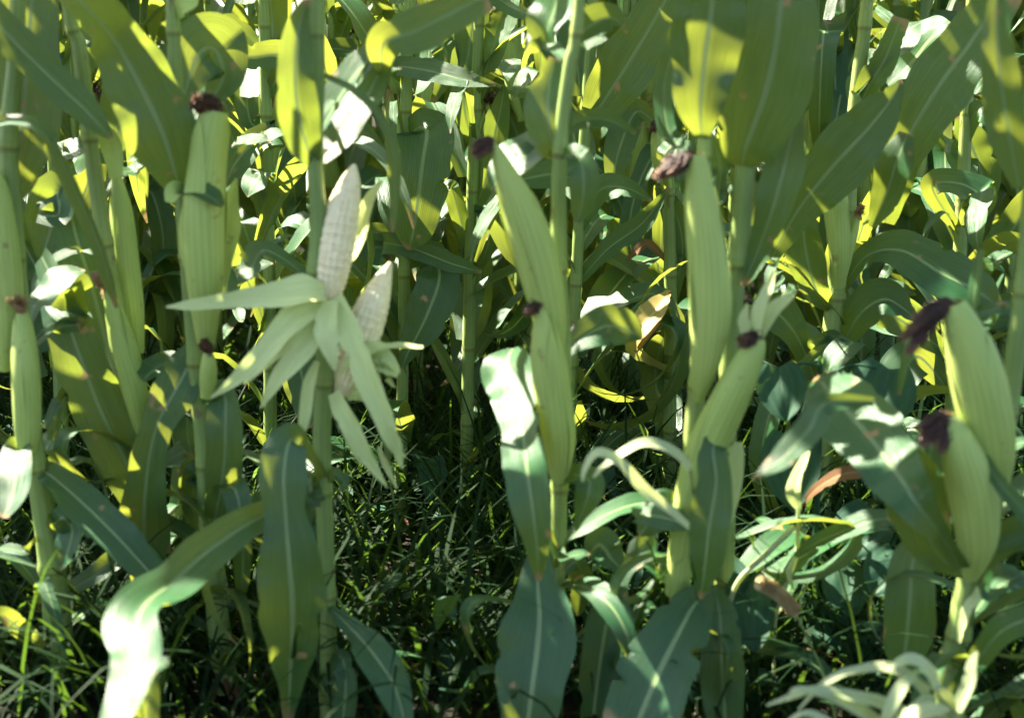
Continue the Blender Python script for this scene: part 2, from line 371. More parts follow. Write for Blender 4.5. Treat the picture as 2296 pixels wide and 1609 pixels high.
# -- plant with the tan round silk
Y = 1.95; p = plant('corn_plant', (340, 1420), Y, 'slender corn plant with a round tan silk knob on its leaning green ear')
stalk(p, [(150, -5, 26), (178, 110, 34), (203, 320, 36), (232, 520, 36), (255, 640, 34), (285, 800, 34), (322, 960, 34), (345, 1100, 36), (352, 1280, 38), (356, 1450, 40)], Y)
ear(p, [(318, 965, 36, -.02), (303, 880, 60, -.035), (280, 790, 66, -.04), (258, 710, 48, -.04), (243, 650, 26, -.04)], Y, (222, 622), 'tan_silk', 120)
ear(p, [(308, 790, 36, .03), (296, 690, 60, .03), (282, 570, 62, .03), (272, 470, 54, .03), (262, 400, 26, .03)], Y)
leaf(p, [(262, 400, 30, .03), (250, 330, 50, .04), (226, 270, 30, .02), (210, 235, 8, .02)], Y, 10, mat='husk')
leaf(p, [(85, 480, 40, -.02), (130, 480, 60, -.02), (125, 430, 110, .0), (115, 500, 110, .01), (100, 560, 50, .01), (95, 590, 8, .01)], Y + .1, -20)
leaf(p, [(150, 420, 30, .05), (168, 520, 90, .04), (205, 640, 130, .03), (238, 770, 130, .02), (262, 870, 80, .0), (280, 930, 10, .0)], Y + .05, 5, ripple=.04)
leaf(p, [(92, 575, 40, .02), (130, 660, 76, -.02), (168, 770, 105, -.04), (225, 920, 130, -.04), (285, 1040, 120, -.03), (340, 1150, 80, -.03), (380, 1240, 10, -.03)], Y, [50, 46, 15, 6, 5, 5, 5])
leaf(p, [(120, 700, 20, .0), (150, 650, 70, -.02), (172, 690, 60, -.03), (182, 735, 12, -.03)], Y, 50, ripple=.12)
leaf(p, [(480, 760, 20, .0), (430, 810, 90, -.03), (390, 880, 100, -.05), (350, 960, 70, -.06), (330, 1060, 90, -.06), (322, 1180, 115, -.05), (328, 1290, 70, -.04), (330, 1350, 10, -.04)], Y - .05, [10, 25, 10, 0, 0, 5, 5, 5], ripple=.1)
leaf(p, [(340, 1040, 20, .02), (390, 1030, 40, .04), (420, 1015, 50, .05), (400, 1120, 44, .05), (385, 1230, 20, .05)], Y, 40)
leaf(p, [(330, 330, 30, .08), (285, 170, 80, .1), (270, 230, 90, .1), (262, 310, 60, .1), (250, 360, 10, .1)], Y, -15)

# -- plant with two long ears one over the other
Y = 1.86; p = plant('corn_plant', (500, 1560), Y, 'corn plant with one very long ear capped by thick black silk, tiny ear below')
stalk(p, [(385, -5, 30), (395, 200, 32), (408, 420, 36), (425, 640, 36), (440, 850, 34), (455, 1000, 36), (468, 1180, 42), (488, 1380, 50), (512, 1580, 60)], Y)
ear(p, [(462, 770, 40, -.03), (462, 690, 70, -.045), (460, 590, 94, -.055), (458, 470, 98, -.055), (466, 370, 90, -.05), (476, 290, 84, -.05), (484, 246, 62, -.05)], Y, (442, 232), 'silk', 240, wraps=5)
ear(p, [(452, 640, 30, -.02), (436, 580, 64, -.03), (430, 500, 60, -.03), (436, 440, 40, -.03), (440, 415, 12, -.03)], Y + .005, wraps=3)
ear(p, [(462, 890, 28, -.04), (467, 850, 44, -.045), (468, 815, 40, -.05), (466, 785, 20, -.05)], Y, (462, 774), 'silk', 90, wraps=2)
leaf(p, [(412, 436, 30, -.02), (396, 400, 80, -.04), (365, 300, 165, -.06), (315, 195, 165, -.07), (250, 80, 120, -.09), (190, 10, 100, -.16), (120, -60, 90, -.22)], Y, [-10, -6, 0, 0, 10, 35, 40], ripple=.08)
leaf(p, [(420, 440, 30, -.03), (395, 430, 40, -.05), (382, 455, 20, -.06)], Y, 40, mat='husk')
leaf(p, [(405, 425, 26, -.05), (440, 425, 46, -.075), (480, 445, 44, -.085), (500, 462, 12, -.08)], Y, 30, fold=.5)
leaf(p, [(492, 640, 30, -.0), (508, 520, 60, .0), (520, 440, 30, .0), (530, 400, 6, .0)], Y + .02, 5, mat='husk')
leaf(p, [(460, 890, 30, .0), (500, 880, 60, -.03), (505, 960, 84, -.05), (500, 1060, 80, -.05), (480, 1170, 50, -.04), (470, 1220, 6, -.04)], Y, [40, 35, 5, 0, 0, 0])
leaf(p, [(456, 940, 24, .02), (425, 890, 60, .04), (418, 960, 54, .05), (428, 1020, 8, .05)], Y, 42)
leaf(p, [(462, 1100, 24, .02), (436, 1060, 46, .04), (432, 1130, 44, .05), (440, 1200, 8, .05)], Y, 44)
leaf(p, [(404, 250, 20, .08), (440, 130, 120, .1), (480, 110, 150, .12), (500, 170, 110, .12), (470, 230, 30, .1)], Y, 6)
leaf(p, [(385, 40, 30, 0), (400, 10, 60, -.01), (430, 0, 40, -.02), (450, -20, 8, -.02)], Y, 20, mat='husk')
for a in ((500, 1570, 540, 1640), (490, 1560, 468, 1630), (520, 1560, 545, 1610)):   # brace roots
    P = spline([at(a[0], a[1] - 60, Y - .01), at((a[0] + a[2]) / 2, a[1], Y - .03), at(a[2], a[3], Y - .04)], 8); mb = MB(); o = base_of(p)
    tube(mb, [q - o for q in P], [.004] * 9, 7); mb.build('brace_root', 'dry', p)

# -- plant with the peeled cobs
Y = 1.75; p = plant('corn_plant', (735, 1620), Y, 'corn plant with two bare pale cobs and peeled husks spread out like a star')
stalk(p, [(710, -5, 40), (706, 345, 38), (714, 500, 38), (708, 650, 42), (728, 800, 40), (722, 980, 42), (730, 1200, 38), (736, 1400, 38), (735, 1620, 40)], Y)
def cob(par, pts, Y, rows=16, rings=44):
    org = base_of(par); P, Wd = world_pts(pts, Y); n = rings * 5
    PP = spline(P, n); rr = [v[0] / 2 for v in spline(Wd, n)]
    mb = MB()
    def lump(a, s):
        w = .25 * math.sin(s * 9 + a) + .12 * math.sin(s * 23 + a * 3); k = abs(math.sin(a * rows / 2 + w * .8)); ri = int((a * rows / 2 + w * .8) / math.pi)
        q = abs(math.sin((s * rings + ((ri * 37) % 10) / 10 + .3 * math.sin(ri * 5 + s * 6)) * math.pi))
        return 1 - .10 * (1 - k) ** 1.5 - .022 * (1 - q) ** 2 + .02 * math.sin(ri * 12.9 + int(s * rings) * 78.2)
    tube(mb, PP_off(PP, org), rr, rows * 7, lump)
    return mb.build('cob', 'cob', par)
def PP_off(PP, o): return [q - o for q in PP]
c1 = cob(p, [(738, 668, 42, .0), (740, 640, 66, .0), (752, 570, 80, .0), (768, 480, 76, .005), (785, 410, 48, .01), (795, 368, 8, .01)], Y)
c2 = cob(p, [(762, 880, 40, .01), (780, 840, 72, .01), (806, 770, 84, .015), (834, 690, 76, .02), (858, 630, 44, .03), (876, 588, 8, .03)], Y)
c1['label'] = 'upright pale cob touching the stalk'; c2['label'] = 'lower pale cob leaning right'
def husk(pts, roll=0, par=None, mat='inner', fold=.3, Yo=0, ripple=.12):
    rr = [roll + 22 * math.sin(i * 1.7 + pts[0][0]) for i in range(len(pts))]
    return leaf(par or c1, pts, Y + Yo, rr, fold, ripple, mat, 'husk_leaf', n=34)
husk([(728, 655, 40, -.03), (690, 655, 64, -.045), (620, 664, 56, -.055), (520, 672, 40, -.06), (430, 684, 28, -.06), (372, 688, 5, -.06)], 25)
husk([(722, 670, 40, -.03), (668, 710, 60, -.05), (600, 780, 52, -.06), (540, 840, 36, -.07), (472, 892, 4, -.07)], 15)
husk([(716, 690, 30, -.02), (672, 730, 44, -.03), (620, 785, 38, -.035), (580, 825, 24, -.04), (548, 862, 4, -.04)], -5)
husk([(726, 705, 40, -.03), (690, 760, 62, -.05), (650, 815, 54, -.06), (615, 862, 34, -.06), (584, 915, 4, -.06)], 10)
husk([(742, 675, 34, -.035), (730, 730, 52, -.06), (740, 780, 44, -.07), (750, 832, 4, -.07)], 8)
husk([(752, 668, 40, -.03), (780, 740, 56, -.06), (818, 830, 60, -.08), (852, 920, 52, -.09), (880, 985, 38, -.09), (902, 1050, 5, -.09)], 6)
husk([(868, 960, 16, -.09), (885, 995, 14, -.092), (910, 1025, 3, -.09)], 6)
husk([(748, 880, 30, -.03), (768, 925, 46, -.05), (800, 985, 44, -.06), (832, 1040, 28, -.06), (868, 1092, 4, -.06)], 4, c2)
husk([(775, 960, 20, -.05), (795, 1005, 22, -.055), (808, 1042, 3, -.055)], 4, c2)
husk([(790, 850, 30, .02), (815, 800, 50, -.01), (860, 778, 24, -.02), (948, 778, 7, -.03)], 50, c2)
husk([(800, 850, 40, .01), (830, 800, 60, -.02), (862, 815, 46, -.03), (892, 842, 12, -.03)], 52, c2)
for q in range(9):      # frayed pale clump where the second cob was torn open
    a = .2 + q * .33; ln = 55 + 25 * math.sin(q * 4.1)
    husk([(815 + 8 * math.sin(q), 815 + 9 * math.cos(q * 2), 12, -.015), (830 + ln * .5 * math.cos(a), 812 + ln * .4 * math.sin(a) - 12, 20, -.03), (835 + ln * math.cos(a), 822 + ln * math.sin(a) * .8, 5, -.035)], 45, c2)
husk([(770, 880, 50, .02), (800, 870, 60, .03), (840, 890, 40, .03), (880, 930, 6, .03)], 20, c2)
husk([(712, 810, 14, -.03), (692, 860, 30, -.04), (684, 930, 28, -.045), (668, 1010, 4, -.045)], 5, c1)
husk([(742, 650, 20, .03), (800, 540, 34, .04), (828, 450, 26, .04), (858, 405, 8, .04)], 35, c1)
husk([(850, 1000, 8, .03), (866, 1040, 16, .03), (890, 1095, 4, .03)], 40, c2)
leaf(p, [(704, 362, 36, -.01), (685, 320, 84, -.02), (665, 230, 100, -.03), (662, 150, 88, -.03), (670, 60, 60, -.02), (690, 0, 20, -.02)], Y, -6, fold=.35)
leaf(p, [(712, 360, 34, .0), (745, 325, 54, .01), (785, 270, 70, .03), (820, 220, 76, .05), (850, 160, 60, .07), (880, 80, 30, .09)], Y + .01, -25, ripple=.1)
leaf(p, [(715, 300, 20, .05), (745, 240, 50, .06), (790, 170, 62, .06), (850, 110, 44, .05), (900, 55, 22, .04), (938, 8, 4, .04)], Y + .03, 52)
leaf(p, [(860, 170, 20, .04), (860, 100, 80, .0), (930, 70, 100, -.02), (1010, 30, 90, -.03), (1090, -10, 70, -.03)], Y + .03, -8)
leaf(p, [(725, 170, 14, -.02), (790, 200, 20, -.06), (850, 260, 24, -.09), (880, 330, 34, -.1), (885, 420, 32, -.1), (880, 520, 8, -.1)], Y, [30, 25, 15, -10, -15, -15], fold=.4)
leaf(p, [(715, 20, 40, 0), (690, -60, 60, .02), (640, -140, 60, .02)], Y, 0)
leaf(p, [(728, 1070, 24, -.02), (690, 1010, 30, -.05), (652, 985, 86, -.08), (636, 1060, 112, -.10), (640, 1150, 90, -.11), (648, 1250, 150, -.12), (655, 1340, 165, -.12), (655, 1430, 120, -.11), (650, 1520, 70, -.10), (645, 1640, 10, -.09)], Y, [20, 20, 15, 8, 4, 0, 0, 0, 0, 0], ripple=.06)
leaf(p, [(726, 1110, 24, -.02), (660, 1130, 50, -.05), (570, 1165, 76, -.10), (460, 1240, 104, -.17), (385, 1305, 104, -.23), (330, 1345, 112, -.28), (304, 1395, 124, -.33), (308, 1470, 112, -.38), (284, 1545, 92, -.42), (260, 1620, 80, -.46), (245, 1720, 50, -.49)], Y, [10, 8, 4, 2, 12, 30, 30, 22, 22, 22, 22], fold=.3, ripple=.09, n=44)
leaf(p, [(380, 1480, 20, -.28), (345, 1500, 40, -.27), (335, 1560, 52, -.26), (330, 1640, 50, -.25)], Y + .01, -25)
leaf(p, [(738, 1360, 14, -.01), (780, 1400, 46, -.04), (835, 1460, 84, -.08), (880, 1530, 84, -.11), (905, 1610, 50, -.13), (912, 1660, 8, -.14)], Y, 12, fold=.3)
leaf(p, [(738, 1500, 14, -.01), (765, 1470, 40, -.04), (775, 1530, 56, -.06), (768, 1620, 54, -.07), (760, 1700, 40, -.07)], Y, 14)
leaf(p, [(722, 1092, 14, -.01), (690, 1070, 26, -.03), (690, 1110, 32, -.05), (720, 1135, 6, -.05)], Y, 50, ripple=.14)
leaf(p, [(726, 1085, 14, .0), (750, 1062, 26, -.02), (772, 1080, 24, -.04), (760, 1100, 6, -.04)], Y, 10)
leaf(p, [(736, 1560, 8, 0), (725, 1520, 20, -.02), (742, 1545, 30, -.03), (750, 1575, 4, -.03)], Y, 45)
leaf(p, [(716, 640, 20, .12), (600, 560, 40, .14), (560, 600, 60, .14), (535, 615, 8, .14)], Y + .15, 45)

# -- plant in the middle with two leaning ears
Y = 1.76; p = plant('corn_plant', (1240, 1400), Y, 'straight corn plant with two slim ears leaning left and dark silk tips')
stalk(p, [(1300, -5, 26), (1278, 150, 32), (1256, 340, 34), (1254, 600, 36), (1264, 780, 34), (1256, 1000, 38), (1252, 1200, 36), (1244, 1400, 40), (1240, 1560, 44)], Y)
ear(p, [(1248, 800, 36, -.02), (1232, 710, 80, -.04), (1205, 590, 104, -.055), (1168, 470, 90, -.065), (1130, 380, 52, -.07), (1104, 318, 18, -.07)], Y, (1068, 345), 'silk', 100, wraps=5)
ear(p, [(1254, 1075, 40, -.02), (1252, 980, 82, -.035), (1238, 880, 90, -.05), (1226, 790, 82, -.06), (1216, 720, 48, -.065), (1208, 690, 26, -.065)], Y, (1186, 700), 'silk', 130, wraps=5)
leaf(p, [(1250, 352, 30, .0), (1238, 320, 80, -.01), (1228, 255, 112, -.01), (1232, 190, 84, .0), (1246, 130, 30, .01)], Y + .015, -10, fold=.1)
leaf(p, [(1256, 350, 14, -.0), (1285, 342, 40, -.03), (1305, 372, 66, -.05), (1308, 430, 66, -.055), (1300, 480, 40, -.05), (1290, 500, 6, -.05)], Y, [30, 25, 10, 0, 0, 0], fold=.25)
leaf(p, [(1250, 330, 20, .05), (1200, 350, 50, .05), (1165, 350, 70, .05), (1145, 390, 40, .05), (1130, 415, 6, .05)], Y + .02, 48, ripple=.15)
leaf(p, [(1150, 780, 20, .08), (1135, 815, 110, .04), (1155, 870, 110, -.01), (1170, 960, 100, -.07), (1180, 1050, 105, -.12), (1195, 1150, 84, -.14), (1205, 1240, 50, -.14), (1208, 1300, 12, -.13)], Y, [40, 35, 26, 24, 22, 12, 5, 0], ripple=.09)
leaf(p, [(1244, 1270, 20, -.01), (1215, 1225, 40, -.04), (1206, 1300, 90, -.07), (1210, 1380, 150, -.10), (1204, 1450, 176, -.12), (1192, 1540, 165, -.14), (1180, 1640, 120, -.15)], Y, [30, 20, 4, 0, 8, 12, 12], ripple=.05)
leaf(p, [(1250, 1260, 20, .01), (1228, 1190, 22, -.02), (1216, 1140, 8, -.02), (1222, 1200, 44, -.03), (1226, 1260, 50, -.03), (1230, 1300, 10, -.03)], Y, 44)
leaf(p, [(1256, 1080, 16, .0), (1285, 1062, 44, -.03), (1320, 1075, 66, -.05), (1318, 1110, 66, -.06), (1300, 1160, 28, -.055), (1292, 1190, 4, -.05)], Y, [40, 40, 5, -12, -15, -15], fold=.25)
leaf(p, [(1262, 800, 16, .03), (1300, 760, 60, .04), (1360, 730, 92, .05), (1410, 740, 70, .06), (1440, 760, 8, .06)], Y, 14)
leaf(p, [(1246, 1300, 14, .03), (1290, 1260, 36, .04), (1305, 1300, 56, .04), (1300, 1350, 40, .04), (1296, 1380, 8, .04)], Y, -20)
leaf(p, [(1262, 300, 20, .06), (1300, 270, 44, .06), (1360, 268, 44, .05), (1425, 300, 6, .04)], Y, 16)
leaf(p, [(1235, 130, 20, .03), (1225, 70, 60, .03), (1240, 20, 84, .03), (1255, -40, 80, .03)], Y + .04, 46, ripple=.2)
leaf(p, [(1285, 100, 20, .04), (1320, 60, 70, .05), (1370, 40, 60, .06), (1400, 60, 8, .06)], Y + .06, 20)

# -- plant with the tall sunlit ear
Y = 1.74; p = plant('corn_plant', (1520, 1500), Y, 'corn plant with a tall ear sunlit down its left side and rusty silk pointing left')
stalk(p, [(1590, -5, 30), (1580, 300, 34), (1576, 560, 34), (1568, 800, 40), (1556, 950, 42), (1546, 1100, 44), (1530, 1250, 44), (1520, 1400, 46), (1512, 1560, 48)], Y)
ear(p, [(1566, 895, 26, -.03), (1580, 820, 66, -.05), (1590, 700, 94, -.06), (1586, 580, 96, -.06), (1574, 470, 84, -.06), (1566, 400, 66, -.06), (1562, 345, 42, -.06)], Y, (1482, 402), 'silk', 110, wraps=5)
leaf(p, [(1574, 310, 30, .03), (1570, 240, 110, .01), (1580, 130, 150, .0), (1595, 20, 150, -.01), (1605, -100, 110, -.02)], Y - .045, -14, fold=.12)
leaf(p, [(1540, 330, 20, .03), (1500, 300, 40, .06), (1488, 200, 44, .08), (1510, 100, 40, .08), (1520, 30, 10, .08)], Y + .03, 30)
leaf(p, [(1590, 300, 24, .02), (1612, 370, 50, .02), (1610, 440, 30, .02), (1600, 470, 6, .02)], Y + .05, 46, ripple=.18)
ear(p, [(1515, 1330, 50, -.03), (1535, 1200, 70, -.04), (1560, 1080, 80, -.05), (1606, 960, 90, -.06), (1648, 870, 86, -.07), (1686, 790, 62, -.075), (1700, 757, 40, -.075)], Y, (1664, 770), 'silk', 160, wraps=5, label='lower ear leaning right with husk flags over its silk')
for q in ([(1690, 770, 26, -.08), (1700, 700, 34, -.08), (1725, 640, 24, -.08), (1738, 605, 5, -.08)], [(1700, 760, 22, -.07), (1730, 700, 34, -.07), (1765, 670, 22, -.07), (1782, 655, 4, -.07)], [(1680, 770, 20, -.075), (1668, 720, 26, -.075), (1676, 680, 5, -.075)]):
    leaf(p, q, Y, 25, mat='inner', name='husk_flag', n=16)
leaf(p, [(1640, 985, 20, -.06), (1600, 1000, 60, -.085), (1606, 1080, 80, -.1), (1590, 1180, 96, -.11), (1580, 1270, 70, -.11), (1570, 1340, 10, -.1)], Y, 6)
leaf(p, [(1650, 990, 30, -.05), (1650, 1040, 40, -.055), (1640, 1130, 30, -.055), (1630, 1190, 5, -.055)], Y, 10, mat='inner')
leaf(p, [(1600, 1320, 20, -.05), (1560, 1350, 90, -.09), (1515, 1430, 160, -.13), (1465, 1530, 176, -.16), (1420, 1640, 140, -.18)], Y, [10, 8, 10, 14, 14], ripple=.04)
leaf(p, [(1600, 1310, 20, -.04), (1614, 1380, 80, -.07), (1618, 1480, 96, -.09), (1625, 1600, 90, -.1), (1628, 1660, 60, -.1)], Y, 4)
leaf(p, [(1530, 1190, 20, .0), (1500, 1130, 50, -.03), (1470, 1150, 90, -.05), (1450, 1175, 60, -.06), (1434, 1200, 8, -.06)], Y, 50, ripple=.15)
leaf(p, [(1460, 1190, 16, .0), (1440, 1230, 70, .0), (1405, 1280, 30, -.01), (1370, 1360, 76, -.03), (1350, 1450, 92, -.05), (1335, 1560, 80, -.06), (1325, 1650, 40, -.06)], Y, 5)
leaf(p, [(1405, 1285, 10, .0), (1370, 1250, 70, .01), (1345, 1220, 84, .02), (1318, 1245, 20, .02)], Y, 15)

# -- plant standing close behind the sunlit ear
Y = 1.80; p = plant('corn_plant', (1640, 1480), Y, 'earless corn plant close behind the tall sunlit ear, with a broad olive leaf')
stalk(p, [(1700, -5, 40), (1672, 350, 46), (1660, 520, 46), (1644, 680, 44), (1632, 900, 42), (1626, 1200, 44), (1620, 1450, 46)], Y)
leaf(p, [(1664, 372, 44, -.02), (1672, 330, 130, -.04), (1712, 220, 210, -.06), (1738, 110, 190, -.07), (1752, 0, 150, -.07), (1765, -120, 90, -.06)], Y, -4, fold=.14, ripple=.03)
leaf(p, [(1790, 240, 30, -.02), (1762, 360, 90, -.03), (1735, 460, 84, -.03), (1700, 560, 50, -.02), (1664, 640, 8, -.02)], Y, -8)
leaf(p, [(1662, 420, 30, .03), (1700, 450, 60, .04), (1716, 540, 40, .04), (1690, 610, 26, .04), (1672, 640, 4, .04)], Y, -20)

# -- plant on the right with the two fat ears
Y = 1.62; p = plant('corn_plant', (2140, 1640), Y, 'corn plant on the right with two fat ears and purple-brown silk hanging to the left')
stalk(p, [(2330, -5, 36), (2320, 300, 40), (2300, 600, 42), (2276, 800, 44), (2250, 1000, 44), (2215, 1180, 46), (2172, 1300, 54), (2150, 1420, 54), (2122, 1520, 56), (2140, 1640, 62)], Y)
ear(p, [(2230, 1110, 50, -.02), (2222, 1020, 110, -.05), (2204, 910, 132, -.065), (2178, 800, 120, -.07), (2152, 720, 88, -.07), (2138, 678, 54, -.07)], Y, (2046, 750), 'silk', 220, wraps=5)
ear(p, [(2176, 1290, 40, -.03), (2190, 1210, 96, -.055), (2182, 1110, 112, -.07), (2158, 1020, 96, -.08), (2138, 960, 66, -.08), (2128, 930, 34, -.08)], Y, (2086, 985), 'silk', 150, wraps=5)
leaf(p, [(2155, 1275, 40, -.06), (2110, 1200, 44, -.11), (2050, 1120, 100, -.14), (1975, 1010, 160, -.09), (1900, 920, 165, -.01), (1850, 865, 100, .06), (1830, 845, 10, .09)], Y, [10, 15, 15, 10, 10, 10, 10], ripple=.04)
leaf(p, [(2160, 1290, 20, -.02), (2095, 1230, 90, -.03), (2060, 1130, 140, -.05), (2030, 1040, 120, -.06), (2010, 980, 20, -.06)], Y + .01, -4)
leaf(p, [(1960, 900, 20, -.15), (1850, 905, 50, -.16), (1815, 960, 70, -.17), (1750, 1030, 50, -.17), (1686, 1072, 4, -.17)], Y, -14)
leaf(p, [(2130, 960, 20, .03), (2100, 980, 60, .02), (2086, 1010, 70, .01), (2090, 1070, 76, .0), (2100, 1130, 20, .0)], Y, [50, 48, 10, -15, -15])
leaf(p, [(2205, 1020, 20, -.08), (2240, 1080, 34, -.1), (2300, 1150, 40, -.12), (2370, 1230, 30, -.13)], Y, 5)
leaf(p, [(2100, 1230, 20, .06), (2050, 1250, 90, .06), (2040, 1350, 118, .05), (2030, 1450, 100, .05), (2020, 1520, 20, .05)], Y, 6)
leaf(p, [(2150, 1330, 20, .0), (2220, 1240, 60, .0), (2290, 1200, 80, -.02), (2370, 1220, 70, -.04)], Y, 40)
leaf(p, [(2150, 1420, 20, .0), (2215, 1330, 50, .0), (2250, 1300, 60, -.02), (2310, 1330, 60, -.03)], Y + .04, 46)
leaf(p, [(2130, 1560, 24, -.02), (2190, 1480, 50, -.05), (2250, 1410, 70, -.08), (2330, 1380, 60, -.1)], Y, 10)
leaf(p, [(2170, 1300, 14, .0), (2190, 1330, 20, -.02), (2165, 1370, 24, -.03), (2150, 1440, 8, -.03)], Y, 30, mat='inner')
leaf(p, [(2285, 420, 30, -.05), (2262, 300, 90, -.06), (2240, 150, 80, -.07), (2235, 20, 50, -.07), (2240, -60, 10, -.07)], Y, 12)
leaf(p, [(2200, 560, 20, .02), (2185, 690, 30, .0), (2250, 690, 26, -.02), (2310, 720, 20, -.02)], Y + .08, 40)
leaf(p, [(2110, 700, 14, .0), (2060, 740, 24, -.02), (2032, 810, 24, -.02), (2016, 885, 6, -.02)], Y + .06, 28)

# ================================================================ second row, seen between the front plants
G2 = 'corn plants of the second row'
def plant2(px, Y, label): return plant('corn_plant', (px, 1170), Y, label, G2)
Y = 2.5; p = plant2(910, Y, 'second row corn plant with a broad leaf folded into a dark flap, beside the cobs')
stalk(p, [(920, -5, 26), (912, 140, 28), (908, 400, 26), (905, 700, 26), (900, 1000, 28), (898, 1170, 30)], Y)
leaf(p, [(910, 330, 20, .02), (930, 290, 60, -.02), (956, 292, 130, -.05), (948, 360, 132, -.08), (938, 440, 122, -.09), (926, 520, 90, -.08), (915, 560, 10, -.07)], Y, [30, 30, 20, 4, -8, -10, -10])
leaf(p, [(905, 180, 20, .0), (890, 150, 40, -.03), (960, 158, 56, -.06), (1040, 178, 40, -.09), (1112, 190, 8, -.1)], Y, 22)
leaf(p, [(905, 600, 16, .02), (960, 570, 60, .0), (985, 620, 104, -.04), (955, 710, 100, -.06), (915, 790, 40, -.06), (900, 830, 6, -.06)], Y, 8)
leaf(p, [(906, 560, 20, .02), (860, 545, 50, .0), (920, 555, 46, -.02), (1010, 590, 44, -.06), (1080, 610, 8, -.08)], Y, -10)
leaf(p, [(910, 620, 18, .0), (890, 540, 40, .02), (840, 520, 40, .02), (800, 530, 6, .02)], Y, -25)
leaf(p, [(915, 60, 20, .0), (990, 100, 60, -.02), (1000, 160, 50, -.03), (970, 230, 12, -.03)], Y + .1, -20)
Y = 2.55; p = plant2(1045, Y, 'thin second row corn plant whose foot shows at the back of the dark grassy gap')
stalk(p, [(1075, -5, 22), (1068, 200, 26), (1056, 500, 26), (1050, 800, 28), (1046, 1040, 30), (1044, 1180, 32)], Y)
leaf(p, [(1060, 480, 20, .0), (1090, 400, 50, .0), (1110, 300, 64, .0), (1125, 230, 40, .0), (1130, 190, 6, .0)], Y, -10)
leaf(p, [(1055, 590, 20, .0), (1030, 480, 40, .0), (1010, 420, 40, .0), (990, 430, 6, .0)], Y, -25)
leaf(p, [(1066, 240, 20, .0), (1100, 120, 56, .0), (1130, 40, 66, .02), (1150, -40, 50, .04)], Y, -18)
leaf(p, [(1062, 330, 18, .0), (1040, 230, 60, .0), (1050, 120, 80, .02), (1070, 0, 60, .04)], Y, 0)
leaf(p, [(1052, 620, 18, .0), (1090, 560, 40, -.02), (1100, 470, 60, -.02), (1085, 540, 20, -.05)], Y, 42)
Y = 2.42; p = plant2(1290, Y, 'second row corn plant with a long dark pale-ribbed leaf, right of the straight front stalk')
stalk(p, [(1330, -5, 24), (1318, 200, 26), (1300, 480, 26), (1288, 700, 28), (1280, 900, 28), (1276, 1150, 30)], Y)
leaf(p, [(1310, 290, 30, .0), (1345, 240, 90, -.02), (1410, 140, 128, -.04), (1470, 40, 112, -.05), (1520, -50, 70, -.05)], Y, -2, fold=.12)
leaf(p, [(1298, 520, 20, .0), (1340, 430, 60, -.02), (1400, 420, 50, -.05), (1460, 450, 8, -.06)], Y, 12)
leaf(p, [(1290, 640, 18, .0), (1360, 560, 44, .0), (1440, 500, 44, .0), (1500, 420, 8, .0)], Y, -14)
leaf(p, [(1300, 410, 18, .0), (1250, 390, 70, -.02), (1180, 400, 60, -.05), (1120, 420, 8, -.06)], Y, 14)
Y = 2.5; p = plant2(1500, Y, 'second row corn plant with a curled brown-edged leaf, left of the tall sunlit ear')
stalk(p, [(1480, -5, 24), (1490, 200, 26), (1500, 480, 28), (1504, 700, 30), (1502, 900, 30), (1498, 1150, 32)], Y)
leaf(p, [(1502, 830, 14, .0), (1440, 800, 24, -.15), (1420, 765, 50, -.26), (1440, 730, 62, -.27), (1472, 690, 54, -.24), (1500, 650, 8, -.2)], Y, 35, fold=.4, mat='yellow', label='curled leaf with a brown edge')
leaf(p, [(1425, 790, 8, -.275), (1452, 752, 13, -.285), (1484, 706, 13, -.255), (1504, 654, 5, -.21)], Y, 20, mat='dry', n=20, cols=5)
leaf(p, [(1500, 590, 10, .0), (1455, 548, 20, .0), (1430, 560, 20, -.01), (1405, 585, 5, -.02)], Y, 20, mat='dry')
leaf(p, [(1490, 300, 20, .0), (1430, 250, 60, -.02), (1390, 330, 70, -.05), (1370, 420, 20, -.06)], Y, -5)
leaf(p, [(1502, 700, 18, .0), (1530, 560, 40, .0), (1510, 470, 50, .0), (1470, 420, 8, .0)], Y, -16)
leaf(p, [(1500, 1000, 18, .0), (1470, 860, 70, .0), (1480, 780, 60, .0), (1500, 740, 8, .0)], Y, 0)
ear(p, [(1496, 420, 24, -.03), (1482, 360, 44, -.05), (1476, 310, 36, -.05), (1470, 280, 14, -.05)], Y, (1462, 290), 'silk', 50, wraps=2)
Y = 2.3; p = plant2(1865, Y, 'second row corn plant with a small pale ear, in the gap between the two-eared plants')
stalk(p, [(1945, -5, 28), (1928, 150, 32), (1912, 300, 34), (1896, 500, 40), (1876, 640, 44), (1860, 800, 40), (1850, 1000, 38), (1842, 1200, 38)], Y)
ear(p, [(1880, 640, 34, -.03), (1882, 560, 50, -.05), (1876, 480, 62, -.05), (1870, 420, 56, -.05), (1868, 380, 30, -.05)], Y, wraps=4)
ear(p, [(1888, 620, 24, -.04), (1904, 550, 30, -.05), (1918, 500, 22, -.05), (1924, 480, 10, -.05)], Y, (1930, 462), 'tan_silk', 30, wraps=2)
leaf(p, [(1868, 690, 30, .0), (1830, 650, 60, -.03), (1806, 560, 90, -.04), (1800, 490, 60, -.05), (1796, 440, 10, -.05)], Y, 5)
leaf(p, [(1730, 580, 30, -.10), (1790, 470, 90, -.14), (1870, 370, 140, -.17), (1945, 290, 120, -.18), (2000, 220, 60, -.18), (2020, 180, 8, -.18)], Y - .1, -4, fold=.15)
leaf(p, [(1985, 500, 40, .0), (1995, 420, 90, -.05), (2030, 320, 120, -.08), (2100, 200, 140, -.1), (2180, 90, 130, -.1), (2250, -20, 90, -.1)], Y - .1, -8, fold=.15)
